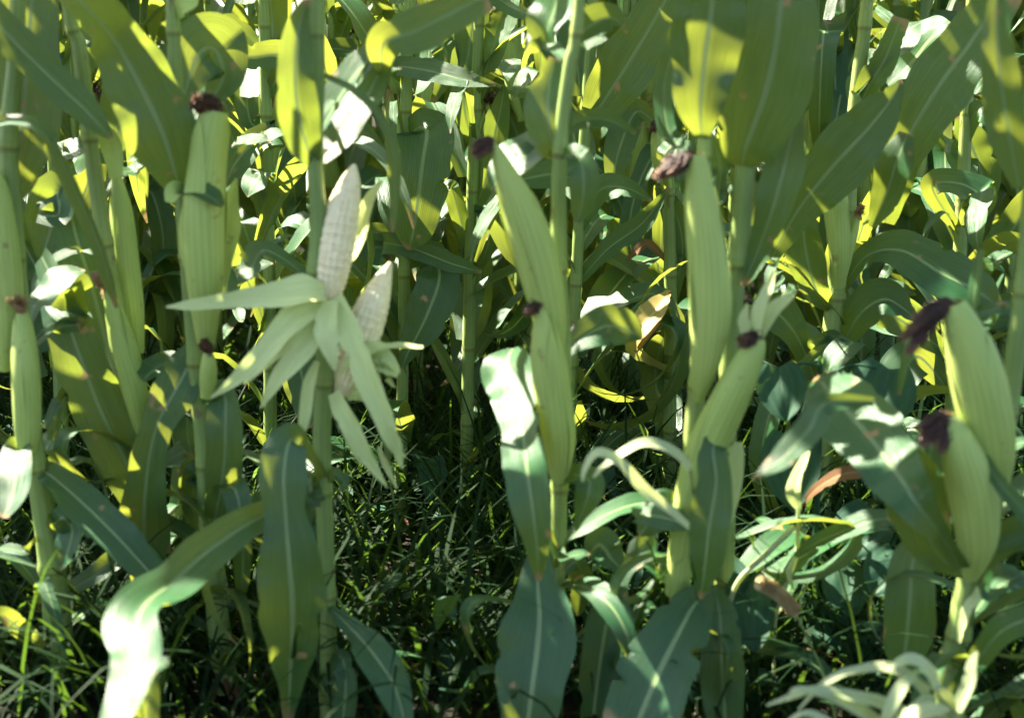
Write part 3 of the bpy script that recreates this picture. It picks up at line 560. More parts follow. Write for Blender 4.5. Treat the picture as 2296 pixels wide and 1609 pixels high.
leaf(p, [(1955, 510, 16, .0), (1985, 440, 64, -.03), (2010, 360, 84, -.05), (2035, 300, 40, -.05)], Y - .15, -22)
leaf(p, [(1880, 660, 20, .0), (1940, 575, 50, -.03), (2020, 560, 90, -.06), (2110, 610, 110, -.1), (2190, 650, 90, -.12), (2250, 700, 10, -.12)], Y, 22)
leaf(p, [(1915, 260, 20, .0), (1950, 190, 60, -.02), (1985, 130, 56, -.03), (2020, 40, 40, -.03)], Y, -6)
leaf(p, [(1912, 240, 24, .02), (1935, 190, 60, .02), (1950, 130, 44, .02), (1960, 110, 8, .02)], Y + .05, 46)
leaf(p, [(1990, 190, 20, .02), (2040, 140, 80, .0), (2090, 80, 90, -.03), (2130, 60, 20, -.05)], Y + .1, 48, ripple=.18)
leaf(p, [(2000, 60, 20, .05), (1980, 30, 40, .05), (1960, 0, 50, .05), (1930, -30, 20, .05)], Y + .1, 44)
leaf(p, [(1862, 800, 24, .0), (1820, 770, 20, -.02), (1870, 756, 30, -.04), (1790, 830, 26, -.02), (1780, 850, 5, -.02)], Y, -10)
leaf(p, [(1852, 860, 20, .0), (1890, 770, 60, .0), (1930, 700, 80, -.03), (1990, 670, 80, -.05), (2060, 720, 10, -.06)], Y, 30)
leaf(p, [(1846, 900, 20, .0), (1790, 760, 60, .0), (1740, 700, 90, .0), (1700, 690, 10, .0)], Y + .05, 8)
Y = 2.45; p = plant2(2110, Y, 'second row corn plant behind the two fat ears, with a bright hanging leaf tip')
stalk(p, [(2180, -5, 26), (2165, 300, 28), (2150, 600, 30), (2135, 900, 32), (2125, 1180, 34)], Y)
leaf(p, [(2150, 520, 20, .0), (2090, 420, 50, -.03), (2150, 410, 60, -.06), (2200, 440, 80, -.08), (2190, 500, 30, -.1), (2180, 530, 5, -.1)], Y, [10, 20, 30, 45, 48, 48])
leaf(p, [(2160, 330, 20, .0), (2190, 250, 50, -.02), (2250, 275, 56, -.05), (2310, 350, 40, -.07)], Y, -14)
leaf(p, [(2140, 640, 20, .0), (2230, 560, 70, -.02), (2300, 480, 90, -.04), (2370, 430, 80, -.05)], Y, 0)
leaf(p, [(2145, 560, 20, .0), (2200, 420, 80, .0), (2180, 330, 90, .0), (2150, 260, 20, .0)], Y + .05, 4)
leaf(p, [(2135, 800, 20, .0), (2040, 730, 70, -.02), (1960, 690, 80, -.05), (1900, 720, 10, -.07)], Y, 14)
leaf(p, [(2130, 880, 20, .0), (2060, 800, 90, -.02), (2010, 850, 90, -.05), (1980, 920, 10, -.07)], Y, 8)
leaf(p, [(2135, 760, 20, .0), (2260, 700, 90, -.02), (2330, 800, 90, -.05), (2350, 900, 20, -.06)], Y, 6)
Y = 2.4; p = plant2(600, Y, 'second row corn plant behind the long eared plant, with bright curled leaf tips')
stalk(p, [(590, -5, 24), (596, 200, 26), (600, 400, 28), (604, 640, 28), (606, 900, 30), (606, 1180, 32)], Y)
leaf(p, [(596, 220, 20, .0), (640, 130, 56, -.03), (570, 128, 64, -.05), (500, 138, 10, -.06)], Y, 18)
leaf(p, [(596, 330, 20, .0), (620, 300, 50, -.02), (570, 320, 64, -.04), (525, 370, 60, -.06), (505, 420, 8, -.07)], Y, [30, 46, 24, 6, 0])
leaf(p, [(600, 500, 20, .0), (580, 430, 50, -.03), (575, 400, 60, -.05), (560, 380, 20, -.05)], Y, 48)
leaf(p, [(593, 120, 20, .0), (520, 60, 60, .0), (495, 100, 66, -.02), (505, 170, 30, -.04)], Y, -20)
leaf(p, [(598, 300, 20, .0), (555, 200, 50, .0), (560, 270, 44, -.02), (590, 290, 10, -.03)], Y + .05, -22)
leaf(p, [(604, 760, 20, .0), (560, 640, 50, .0), (520, 600, 70, -.03), (500, 690, 60, -.06)], Y, 4)
leaf(p, [(604, 860, 20, .0), (650, 760, 70, .0), (680, 860, 90, -.03), (690, 960, 20, -.05)], Y, 4)
Y = 2.45; p = plant2(120, Y, 'second row corn plant at the left, behind the slender plant with tan silk')
stalk(p, [(110, -5, 24), (116, 200, 26), (122, 400, 28), (128, 700, 28), (140, 1000, 30), (144, 1180, 32)], Y)
leaf(p, [(118, 330, 20, .0), (160, 340, 60, -.03), (165, 360, 60, -.05), (150, 390, 10, -.05)], Y, 48)
leaf(p, [(114, 240, 20, .0), (170, 150, 70, .0), (215, 60, 90, .0), (240, -40, 60, .0)], Y, -6)
leaf(p, [(124, 560, 20, .0), (190, 430, 70, .0), (220, 340, 60, -.03), (260, 380, 10, -.05)], Y, -14)
leaf(p, [(130, 700, 20, .0), (60, 560, 70, .0), (20, 500, 80, -.03), (-30, 560, 60, -.06)], Y, 8)
leaf(p, [(112, 160, 20, .0), (150, 110, 44, .0), (160, 170, 40, -.02), (168, 230, 8, -.02)], Y, -22)
leaf(p, [(135, 860, 20, .0), (190, 780, 50, -.02), (230, 850, 70, -.05), (240, 960, 20, -.06)], Y, 5)

# narrow lower leaves crossing at the feet of the front row
rl = random.Random(31)
for e in [o for o in list(COL.objects) if o.get('group') == 'corn plants of the front row']:
    for k in range(6):
        mb = MB(); SEED[0] += 1; z = .03 + .055 * k
        free_leaf(mb, z, rl.choice([1.57, -1.57]) + rl.uniform(-1.1, 1.1), rl.uniform(.2, .42), rl.uniform(.02, .05), R(rl.uniform(20, 65)), R(rl.uniform(80, 170)), 7000 + SEED[0] * 10 + k, rl.uniform(-1.5, 1.5), rl.choice([None, .3, .5]))
        LOOSE.add(mb.build('leaf', 'leaf', e).name)
# lower leaves that hang about the feet of the second row, and blades that lean away behind it
rl = random.Random(77)
for e in [o for o in list(COL.objects) if o.get('group') == G2]:
    for k in range(10):
        mb = MB(); SEED[0] += 1
        if k < 5: z, a = .08 + .11 * k + rl.uniform(-.03, .03), rl.choice([1.57, -1.57, 0]) + rl.uniform(-.7, .7) + 3.14 * (k % 2)
        else: z, a = .35 + .15 * (k - 5), rl.uniform(-1.3, 1.3)
        free_leaf(mb, z, a, rl.uniform(.35, .65), rl.uniform(.05, .08), R(rl.uniform(40, 75)), R(rl.uniform(110, 200)), 3000 + SEED[0] * 10 + k, rl.uniform(-1.2, 1.2), rl.choice([None, .3, .5]))
        LOOSE.add(mb.build('leaf', 'leaf', e).name)

# blade ends turned up to the sun between the stalks
def near(px, Y):
    c = at(px, 700, Y)
    return min([o for o in COL.objects if o.type == 'EMPTY' and o.get('category') == 'corn plant'], key=lambda o: (o.location - Vector((c.x, Y, 0))).length)
for ax, ay, aY, x, y, w, h, Yg, rot in (
    (50, 760, 1.84, 128, 640, 90, 56, 1.9, 65), (50, 800, 1.84, 150, 700, 80, 60, 1.92, -50), (55, 780, 1.84, 172, 690, 60, 40, 1.93, -70), (240, 580, 1.95, 100, 610, 70, 26, 1.98, 80),
    (118, 380, 2.45, 160, 340, 50, 44, 2.3, 20), (116, 300, 2.45, 190, 90, 60, 30, 2.4, -40), (597, 360, 2.4, 428, 280, 100, 24, 2.25, 88), (597, 300, 2.4, 492, 190, 66, 36, 2.3, -60),
    (600, 470, 2.4, 576, 405, 50, 52, 2.3, 70), (604, 640, 2.4, 560, 606, 66, 34, 2.1, 25), (598, 340, 2.4, 556, 316, 56, 30, 2.25, -20), (598, 330, 2.4, 606, 308, 44, 30, 2.25, 10), (230, 420, 1.95, 308, 340, 50, 20, 2.1, 80), (232, 450, 1.95, 312, 372, 40, 22, 2.1, 45), (604, 560, 2.4, 615, 545, 60, 14, 2.2, 40),
    (706, 300, 1.75, 760, 215, 90, 54, 1.9, 70), (706, 280, 1.75, 822, 190, 110, 30, 1.92, 50), (708, 260, 1.75, 850, 110, 190, 34, 1.86, 52), (1066, 330, 2.55, 1028, 215, 90, 34, 2.4, -85), (908, 330, 2.5, 884, 262, 70, 20, 2.4, -75), (1056, 620, 2.55, 1096, 490, 120, 30, 2.3, 80),
    (1255, 345, 1.76, 1165, 360, 110, 84, 1.83, 50), (1265, 130, 1.78, 1238, 60, 120, 70, 1.86, 85), (1270, 110, 1.78, 1275, 40, 100, 40, 1.88, 75), (1265, 140, 1.78, 1330, 95, 44, 22, 1.9, 10), (1068, 210, 2.55, 1140, 155, 44, 36, 2.4, 60), (1310, 270, 2.42, 1180, 180, 60, 30, 2.4, 60),
    (1500, 760, 2.5, 1452, 706, 80, 48, 2.35, 45), (1490, 380, 2.5, 1488, 230, 150, 18, 2.35, 88), (1600, 420, 1.78, 1612, 360, 60, 34, 1.85, 70), (1620, 450, 1.78, 1618, 430, 50, 30, 1.85, 10), (1500, 470, 2.5, 1505, 330, 60, 26, 2.3, 60),
    (1920, 220, 2.3, 2010, 100, 90, 70, 2.3, 45), (1918, 230, 2.3, 1955, 160, 90, 34, 2.3, 60), (1925, 190, 2.3, 2070, 95, 90, 44, 2.35, 30), (1928, 120, 2.3, 1990, 40, 70, 22, 2.4, -50), (2150, 520, 2.45, 2195, 478, 96, 58, 2.3, -75), (2150, 530, 2.45, 2095, 495, 50, 14, 2.3, 45),
    (2140, 760, 2.45, 2000, 650, 60, 40, 2.3, -30), (2138, 720, 2.45, 1990, 612, 50, 20, 2.3, 60), (1860, 830, 2.3, 1888, 790, 70, 56, 2.1, 60), (1862, 780, 2.3, 1770, 660, 50, 22, 2.0, 50), (1862, 700, 2.3, 1735, 600, 50, 20, 2.0, 80), (2290, 640, 1.62, 2230, 690, 90, 18, 1.72, -5), (2290, 700, 1.62, 2205, 735, 50, 18, 1.72, 30), (2135, 640, 2.45, 2240, 580, 40, 30, 2.2, 20),
    (1535, 1200, 1.74, 1480, 1160, 90, 66, 1.66, -30), (2225, 1150, 1.62, 2082, 1000, 70, 40, 1.66, -10), (2200, 1250, 1.62, 2262, 1215, 66, 30, 1.58, 5), (2180, 1300, 1.62, 2245, 1312, 70, 40, 1.58, 10), (2240, 1050, 1.62, 2275, 1000, 50, 30, 1.7, 10),
    (452, 960, 1.86, 418, 910, 60, 42, 1.95, 75), (464, 1160, 1.86, 434, 1098, 60, 36, 1.95, 85), (455, 1040, 1.86, 396, 1022, 50, 30, 1.95, 35), (100, 1160, 1.84, 150, 1172, 50, 36, 1.82, 5), (105, 1230, 1.84, 30, 1232, 50, 26, 1.8, -15), (456, 1040, 1.86, 534, 1000, 50, 18, 1.95, 85), (440, 850, 1.86, 345, 830, 40, 60, 1.9, 70),
    (725, 1120, 1.75, 694, 1100, 34, 24, 1.7, -20), (735, 1560, 1.75, 745, 1528, 36, 22, 1.7, -40), (1252, 1270, 1.76, 1226, 1200, 110, 40, 1.72, 85), (1250, 1260, 1.76, 1286, 1246, 44, 24, 1.72, -10), (735, 1440, 1.75, 765, 1500, 30, 16, 1.7, -70), (1880, 1280, 1.9, 1720, 1170, 40, 22, 1.9, -50)):
    glint(near(ax, aY), (ax, ay, aY), x, y, w, h, Yg, rot)

TRACED_LEAVES = [o for o in COL.objects if o.type == 'MESH' and o.name not in LOOSE]
# ================================================================ the crowded rows behind
def variant(k):
    """parts of one free-standing plant, in its own coordinates: list of (name, material, builder, parent index)"""
    rg = random.Random(100 + k); hgt = rg.uniform(1.22, 1.5); parts = []
    lean = Vector((rg.uniform(-.04, .04), rg.uniform(-.04, .04), 0)); mb = MB(); n = 60
    P = [Vector((lean.x * (i / n) ** 2, lean.y * (i / n) ** 2, -.03 + hgt * i / n)) for i in range(n + 1)]
    tube(mb, P, stalk_radii(P, [.0125 * (1 - .55 * i / n) for i in range(n + 1)]), 10, vv=joints(P)); parts.append(('stalk', 'stalk', mb, -1))
    az0 = rg.uniform(0, 6.28); nl = 15
    for i in range(nl):
        z = .1 + (hgt - .22) * i / (nl - 1)
        mb = MB(); s = z / hgt
        free_leaf(mb, z, az0 + (i % 2) * 3.1416 + rg.uniform(-.45, .45), rg.uniform(.5, .8) * (1 - .3 * abs(s - .5)), rg.uniform(.055, .088), R(rg.uniform(55, 78)), R(rg.uniform(70, 190)), k * 50 + i, rg.uniform(-1.5, 1.5), rg.choice([None, .45, .6, .3]))
        for q in range(len(mb.v)): mb.v[q] = mb.v[q] + lean * s * s
        parts.append(('leaf', 'leaf', mb, -1))
    for e in range(rg.choice([1, 2])):
        z = .5 + .16 * e; a = az0 + e * 3.14 + .3; d = Vector((math.sin(a), math.cos(a), 0)); mb = MB()
        P = [Vector((0, 0, z)) + d * (.015 + .05 * t) + Vector((0, 0, .25 * t)) for t in (0, .25, .5, .75, 1)]
        husk_body(mb, P, [.02, .046, .05, .036, .012], k * 9 + e, 20, 3); parts.append(('ear', 'husk', mb, -1))
        idx = len(parts) - 1; mb = MB(); rs = random.Random(k * 7 + e)
        for _ in range(36):
            g = Vector((rs.gauss(0, 1), rs.gauss(0, 1), rs.gauss(0, .6))) * .014
            Q = spline([P[-1] - Vector((0, 0, .01)), P[-1] + g + Vector((0, 0, .02)), P[-1] + g * 2.2 + d * .02 - Vector((0, 0, rs.uniform(0, .03)))], 5)
            tube(mb, Q, [.0011] * 6, 3)
        parts.append(('silk', rg.choice(['silk', 'silk', 'tan_silk']), mb, idx))
    mb = MB(); top = Vector((lean.x, lean.y, hgt - .04))
    for _ in range(9):
        a = rg.uniform(0, 6.28); l = rg.uniform(.1, .2); d = Vector((math.sin(a), math.cos(a), 0))
        tube(mb, spline([top, top + d * l * .3 + Vector((0, 0, l * .8)), top + d * l * .8 + Vector((0, 0, l))], 6), [.0025] * 7, 4)
    parts.append(('tassel', 'tassel', mb, -1))
    return parts
NV = 9; VAR = []
for k in range(NV):
    pr = []
    for nm, mat, mb, par in variant(k):
        me = mb.mesh(nm); me.materials.append(M[mat]); pr.append((nm, me, par))
    VAR.append(pr)
def put(k, x, y, rz, sc, label, group):
    e = empty('corn_plant', (x, y, 0), label, 'corn plant', group); e.rotation_euler = (0, 0, rz); e.scale = (sc,) * 3
    obs = []
    for nm, me, par in VAR[k]:
        o = bpy.data.objects.new(nm, me); COL.objects.link(o); o.parent = e if par < 0 else obs[par]; obs.append(o)
    return e
rb = random.Random(5)
ROWS = [(2.55, .36, -1.9, 1.5), (3.2, .15, -2.2, 1.6), (3.8, .16, -2.2, 1.8), (4.5, .17, -2.3, 2.0), (5.5, .19, -2.5, 2.3), (6.3, .2, -2.7, 2.6), (7.1, .2, -3, 2.9)]
NAMES = ['second', 'third', 'fourth', 'fifth', 'sixth', 'seventh', 'eighth']
for r, (y, dx, xa, xb) in enumerate(ROWS):
    x = xa
    while x < xb:
        if not (r == 0 and -1.0 < x < 1.05):
            put(rb.randrange(NV), x + rb.uniform(-.04, .04), y + rb.uniform(-.06, .06), rb.uniform(0, 6.28), rb.uniform(.92, 1.1),
                'leafy green corn plant crowded into the %s row behind the front ears' % NAMES[r], 'corn plants of the rows farther back')
        x += dx

# ================================================================ ground cover and weeds
def blades(mb, n, xr, yr, hr, wr, seed, bend=(.5, 2.2), zfun=gz, keep=None):
    rg = random.Random(seed)
    for _ in range(n):
        x, y = rg.uniform(*xr), rg.uniform(*yr)
        if keep and not keep(x, y, rg): continue
        l, w, a, b = rg.uniform(*hr), rg.uniform(*wr), rg.uniform(0, 6.283), rg.uniform(*bend)
        p = Vector((x, y, zfun(x, y) - .005)); e = R(rg.uniform(50, 88)); m = 6; rows = []
        for i in range(m + 1):
            s = i / m; h = Vector((math.cos(a), -math.sin(a), 0)); ww = w * .5 * (1 - s ** 2) + .0003
            rows.append([p - h * ww, p + h * ww]); e -= b / m * (.5 + s)
            p = p + Vector((math.sin(a) * math.cos(e), math.cos(a) * math.cos(e), math.sin(e))) * (l / m)
        mb.grid(rows, [.3, .7])
mb = MB()
def patch(x, y, rg): return noise.noise(Vector((x * 2.6, y * 2.6, 7))) > rg.uniform(-.75, .25)
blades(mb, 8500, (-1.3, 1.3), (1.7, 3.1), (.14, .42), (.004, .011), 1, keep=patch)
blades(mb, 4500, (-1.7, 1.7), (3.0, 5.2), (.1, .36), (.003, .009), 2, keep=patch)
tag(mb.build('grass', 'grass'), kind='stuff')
mb = MB(); rg = random.Random(3)
for _ in range(320):
    x, y = rg.uniform(-1.4, 1.4), rg.uniform(1.6, 4.2); l = rg.uniform(.02, .11); w = rg.uniform(.006, .022); a = rg.uniform(0, 6.28)
    d = Vector((math.sin(a), math.cos(a), rg.uniform(-.1, .25))); sd = Vector((math.cos(a), -math.sin(a), rg.uniform(-.5, .5)))
    P = [Vector((x, y, gz(x, y) + .012)) + d * l * (t - .5) + Vector((0, 0, .02 * math.sin(t * 3.1))) for t in (0, .2, .4, .6, .8, 1)]
    ribbon(mb, P, [w * .4, w, w * 1.1, w, w * .7, w * .1], [sd.normalized()] * 6, [Vector((0, 0, 1))] * 6, .4, .3, 5, _)
tag(mb.build('leaf_litter', 'dry'), kind='stuff')

def weed_leaf(parent, c, w, h, Y, tilt=0, lobes=0.0, rot=0.0, roll=0):
    """a heart-shaped leaf about picture point c, facing the camera and tilted"""
    org = base_of(parent); C = at(c[0], c[1], Y); k = per_px(C); v = (CAMP - C).normalized()
    r = v.cross(Vector((0, 0, 1))).normalized() * -1; u = v.cross(r).normalized() * -1
    if u.z < 0: u = -u
    v2 = v * math.cos(R(tilt)) + u * math.sin(R(tilt)); u2 = u * math.cos(R(tilt)) - v * math.sin(R(tilt))
    ca, sa = math.cos(R(rot)), math.sin(R(rot)); rr, uu = r * ca + u2 * sa, u2 * ca - r * sa
    rows = []; n = 18; rg = random.Random(int(c[0] * 7 + c[1])); ph = rg.uniform(0, 6)
    for i in range(n + 1):
        s = i / n; y = (1 - s) * .5 - s * .5                      # top (stem notch) to the tip
        hw = .5 * (math.sin(math.pi * min(1, s * .93 + .09)) ** .62) * (1 - .35 * s) * 1.12 * (1 + .02 * math.sin(s * 60))
        if i == n: hw = .004
        row = []
        for j in range(-4, 5):
            t = j / 4
            notch = .10 * max(0, abs(t) - .05) * (1 - s) ** 3
            row.append(C - org + rr * (t * hw * w * k) + uu * ((y + notch) * h * k) + v2 * (k * w * (.07 * abs(t) + .03 * math.sin(5 * t + ph + 6 * s) - .10 * (s - .4) ** 2)))
        rows.append(row)
    mb = MB(); mb.grid(rows, [j / 8 for j in range(9)])
    return mb.build('leaf', 'weed', parent)
def stem(parent, pts, Y, mat='stalk', name='stem'):
    org = base_of(parent); P, Wd = world_pts(pts, Y); n = 24; PP = spline(P, n); rr = [v[0] / 2 for v in spline(Wd, n)]
    mb = MB(); tube(mb, [q - org for q in PP], rr, 8); return mb.build(name, mat, parent)
Y = 1.95; p = plant('broadleaf_weed', (1830, 1200), Y, 'weed with large round dark green leaves behind the grey-white drooping corn leaf', None, 'weed')
stem(p, [(1840, 800, 12), (1836, 1000, 14), (1830, 1200, 14), (1826, 1420, 14), (1826, 1560, 14)], Y, 'weed')
stem(p, [(1840, 820, 6), (1800, 815, 6), (1760, 825, 5)], Y, 'weed'); stem(p, [(1840, 860, 6), (1900, 820, 6), (1965, 825, 5)], Y, 'weed')
weed_leaf(p, (1755, 885), 120, 130, Y - .03, 15, rot=10); weed_leaf(p, (1965, 905), 165, 170, Y - .02, 12, rot=-14)
weed_leaf(p, (1775, 1060), 140, 170, Y - .01, 5, rot=6); weed_leaf(p, (1935, 1200), 150, 130, Y + .02, 20, rot=-20)
Y = 1.78; p = plant('broadleaf_weed', (1680, 1500), Y, 'weed with one big pointed dark leaf beside the tan grass head', None, 'weed')
stem(p, [(1690, 1290, 6), (1660, 1340, 8), (1640, 1460, 8), (1632, 1640, 8)], Y, 'weed')
weed_leaf(p, (1685, 1380), 116, 170, Y - .02, 8, rot=8); weed_leaf(p, (1650, 1300), 70, 90, Y + .02, 20, rot=30)
Y = 1.86; p = plant('broadleaf_weed', (1960, 1500), Y, 'low weed with several dull round leaves in front of the right gap', None, 'weed')
for a, b, c, d, t, ro in ((1900, 1330, 110, 120, 20, 15), (1985, 1290, 120, 120, 25, -25), (1930, 1440, 130, 120, 35, 5), (2010, 1420, 110, 130, 25, -30), (1860, 1420, 90, 100, 30, 30), (1960, 1530, 120, 110, 40, -8)):
    stem(p, [(1950, 1640, 7), ((a + 1950) / 2, (b + 1600) / 2, 6), (a, b - d * .42, 4)], Y, 'weed'); weed_leaf(p, (a, b), c, d, Y - .01 * (a % 3), t, rot=ro)
# low leafy undergrowth between the rows
mb = MB(); rg = random.Random(12)
for _ in range(2600):
    x, y = rg.uniform(-1.5, 1.5), rg.uniform(1.75, 4.4)
    if noise.noise(Vector((x * 2.1, y * 2.1, 19))) < rg.uniform(-.3, .3): continue
    z = gz(x, y) + rg.uniform(.01, .16); l = rg.uniform(.025, .07); w_ = l * rg.uniform(.5, .85); a = rg.uniform(0, 6.28); e = rg.uniform(-.7, .5)
    d = Vector((math.sin(a) * math.cos(e), math.cos(a) * math.cos(e), math.sin(e))); sd = Vector((math.cos(a), -math.sin(a), rg.uniform(-.35, .35))).normalized(); nn = sd.cross(d)
    P = [Vector((x, y, z)) + d * l * (t - .5) - Vector((0, 0, l * .5 * t * t)) for t in (0, .2, .4, .6, .8, 1)]
    ribbon(mb, P, [w_ * .45, w_ * .95, w_, w_ * .85, w_ * .5, w_ * .03], [sd] * 6, [nn] * 6, .2, .1, 5, _)
tag(mb.build('undergrowth', 'weed'), kind='stuff')
# bristly grass head
Y = 1.7; p = plant('foxtail_grass', (1850, 1560), Y, 'single foxtail grass stem with a fuzzy tan seed head leaning left', None, 'grass stem')
stem(p, [(1784, 1374, 6, 0), (1815, 1440, 6, 0), (1850, 1520, 7, 0), (1880, 1640, 7, 0)], Y, 'stalk')
org = base_of(p); P = spline([at(1786, 1378, Y), at(1762, 1345, Y), at(1735, 1322, Y), at(1706, 1306, Y - .005)], 40); mb = MB(); rg = random.Random(8)
tube(mb, [q - org for q in P], [.0058 * math.sin(math.pi * (.04 + i / 40 * .93)) ** .4 for i in range(41)], 10)
for _ in range(4200):
    i = rg.randrange(2, 39); t = (P[i + 1] - P[i - 1]).normalized(); d = Vector((rg.gauss(0, 1), rg.gauss(0, 1), rg.gauss(0, 1))); d = (d - t * d.dot(t)).normalized()
    a = P[i] + d * .005; e = a + d * .0055 + t * .005
    tube(mb, [a - org, a.lerp(e, .5) - org, e - org], [.0005, .0004, .0001], 3)
mb.build('seed_head', 'foxtail', p)
# pale arching grass
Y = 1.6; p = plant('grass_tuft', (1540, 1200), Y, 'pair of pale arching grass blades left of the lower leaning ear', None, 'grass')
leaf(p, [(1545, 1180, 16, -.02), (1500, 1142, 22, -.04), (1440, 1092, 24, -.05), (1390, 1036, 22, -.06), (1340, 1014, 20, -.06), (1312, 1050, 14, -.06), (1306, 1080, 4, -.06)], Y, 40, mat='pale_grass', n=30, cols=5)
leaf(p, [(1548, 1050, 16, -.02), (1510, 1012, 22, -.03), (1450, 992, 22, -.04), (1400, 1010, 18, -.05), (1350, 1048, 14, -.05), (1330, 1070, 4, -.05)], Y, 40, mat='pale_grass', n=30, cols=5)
stem(p, [(1548, 1050, 8, -.02), (1556, 1150, 8, .12), (1560, 1350, 8, .18), (1562, 1600, 8, .18)], Y, 'pale_grass')
Y = 1.47; p = plant('grass_tuft', (2040, 1640), Y, 'sunlit tangle of pale arching grass at the foot of the right corn plant', None, 'grass')
for q, rl in (([(2110, 1640, 20, 0), (2080, 1560, 26, -.02), (2010, 1500, 24, -.04), (1920, 1500, 20, -.05), (1850, 1530, 14, -.06), (1790, 1590, 5, -.06)], 42),
              ([(2090, 1640, 20, 0), (2010, 1590, 30, -.03), (1920, 1560, 28, -.06), (1830, 1548, 22, -.08), (1780, 1560, 16, -.08), (1720, 1580, 5, -.08)], 45),
              ([(1990, 1640, 26, -.02), (1930, 1590, 30, -.06), (1860, 1560, 24, -.08), (1795, 1545, 16, -.09), (1770, 1550, 4, -.09)], 45),
              ([(2140, 1640, 30, 0), (2120, 1560, 34, -.02), (2080, 1500, 30, -.04), (2040, 1480, 26, -.05), (1990, 1500, 6, -.06)], 45),
              ([(2000, 1660, 44, -.08), (2040, 1610, 44, -.09), (2090, 1590, 30, -.09), (2130, 1590, 6, -.09)], 50),
              ([(2120, 1640, 24, -.02), (2090, 1580, 36, -.04), (2040, 1600, 30, -.06), (1990, 1640, 14, -.07)], 50),
              ([(2060, 1500, 10, -.04), (2020, 1540, 30, -.06), (1990, 1600, 26, -.07), (1980, 1660, 14, -.07)], 0),
              ([(2130, 1620, 20, -.02), (2170, 1540, 30, -.03), (2180, 1490, 24, -.03), (2190, 1460, 5, -.03)], 35),
              ([(1900, 1660, 26, -.1), (1850, 1620, 30, -.11), (1800, 1600, 16, -.11), (1740, 1640, 5, -.11)], 45)):
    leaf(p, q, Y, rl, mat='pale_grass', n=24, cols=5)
Y = 1.8; p = plant('grass_tuft', (1780, 1300), Y, 'jointed pale grass stem with a bright upward leaf in front of the right gap', None, 'grass')
stem(p, [(1782, 1180, 14, -.02), (1720, 1240, 13, -.03), (1650, 1312, 12, -.03), (1630, 1420, 10, -.03), (1625, 1620, 10, -.03)], Y, 'pale_grass')
stem(p, [(1790, 1130, 9), (1786, 1240, 9), (1760, 1320, 8), (1738, 1400, 7), (1735, 1580, 7)], Y, 'pale_grass')
leaf(p, [(1782, 1246, 10, -.02), (1830, 1215, 34, -.03), (1900, 1185, 44, -.04), (1960, 1165, 46, -.05), (2010, 1160, 30, -.05)], Y, 45, mat='leaf', cols=7)
leaf(p, [(1786, 1240, 6, -.01), (1770, 1280, 14, -.02), (1780, 1325, 4, -.02)], Y, -20, mat='pale_grass', cols=5)
leaf(p, [(1790, 1140, 14, -.02), (1780, 1100, 34, -.03), (1800, 1040, 24, -.04), (1815, 1010, 5, -.04)], Y, 40, mat='inner')
Y = 1.9; o = leaf(bpy.data.objects.new('tmp', None), [(1800, 1130, 10, .02), (1830, 1095, 22, .0), (1890, 1062, 30, -.02), (1960, 1055, 26, -.03), (2010, 1050, 8, -.03)], Y, 35, mat='dry', name='dead_leaf')
tag(o, 'rust brown dead corn leaf caught under the grey-white drooping leaf', 'dead leaf'); o.parent = None
bpy.data.objects.remove(bpy.data.objects['tmp'])

# ================================================================ upper canopy: leaves above the picture that shade the rows below, some added only to block sun
FRONT = [o for o in list(COL.objects) if o.type == 'EMPTY' and o.get('category') == 'corn plant' and o.get('group') in ('corn plants of the front row', G2)]
TOPS = []
for e in FRONT:
    st = [c for c in e.children if c.name.startswith('stalk')][0]
    tops = [v.co for v in st.data.vertices]; zt = max(c.z for c in tops)
    q = [c for c in tops if c.z > zt - .05]; TOPS.append((e, e.location + sum(q, Vector()) / len(q)))
BACKT = []
for e in [o for o in COL.objects if o.get('group') == 'corn plants of the rows farther back' and o.location.y < 3.4]:
    BACKT.append((e, e.location + Vector((0, 0, 1.2 * e.scale.x))))
def in_frame(q):
    d = q - CAMP; dz = d.dot(FWD)
    if dz < .1: return False
    x = d.dot(RT) / dz * FPX + W / 2; y = H / 2 - d.dot(UP) / dz * FPX
    return -30 < x < W + 30 and -10 < y < H + 10
rc = random.Random(21)
def unseen_leaf(e, pts, width, seed):
    P = spline(pts, 20); Wd, SI, NM = [], [], []
    for i in range(21):
        t = (P[min(i + 1, 20)] - P[max(i - 1, 0)]).normalized(); s = t.cross(Vector((0, 0, 1)))
        s.normalize(); SI.append(s); NM.append(s.cross(t).normalized()); x = i / 20
        Wd.append(width * min(1, .45 + x * 3.2) * max(.02, 1 - x ** 2.4) ** .8)
    mb = MB(); ribbon(mb, [p - e.location for p in P], Wd, SI, NM, .2, .07, 7, seed)
    if any(in_frame(Vector(v) + e.location) for v in mb.v): return None
    return mb.build('leaf', 'leaf', e)
for e, T in TOPS:
    az = rc.uniform(0, 6.28)
    for k in range(5):
        z = 1.0 + .09 * k; a = az + k * 3.14 + rc.uniform(-.5, .5); l = rc.uniform(.4, .65); d = Vector((math.sin(a), math.cos(a), 0))
        A = Vector((T.x, T.y, min(z, T.z)))
        unseen_leaf(e, [A, A + d * l * .3 + Vector((0, 0, .16)), A + d * l * .7 + Vector((0, 0, .2)), A + d * l + Vector((0, 0, .1))], rc.uniform(.07, .09), int(az * 1000) + k)
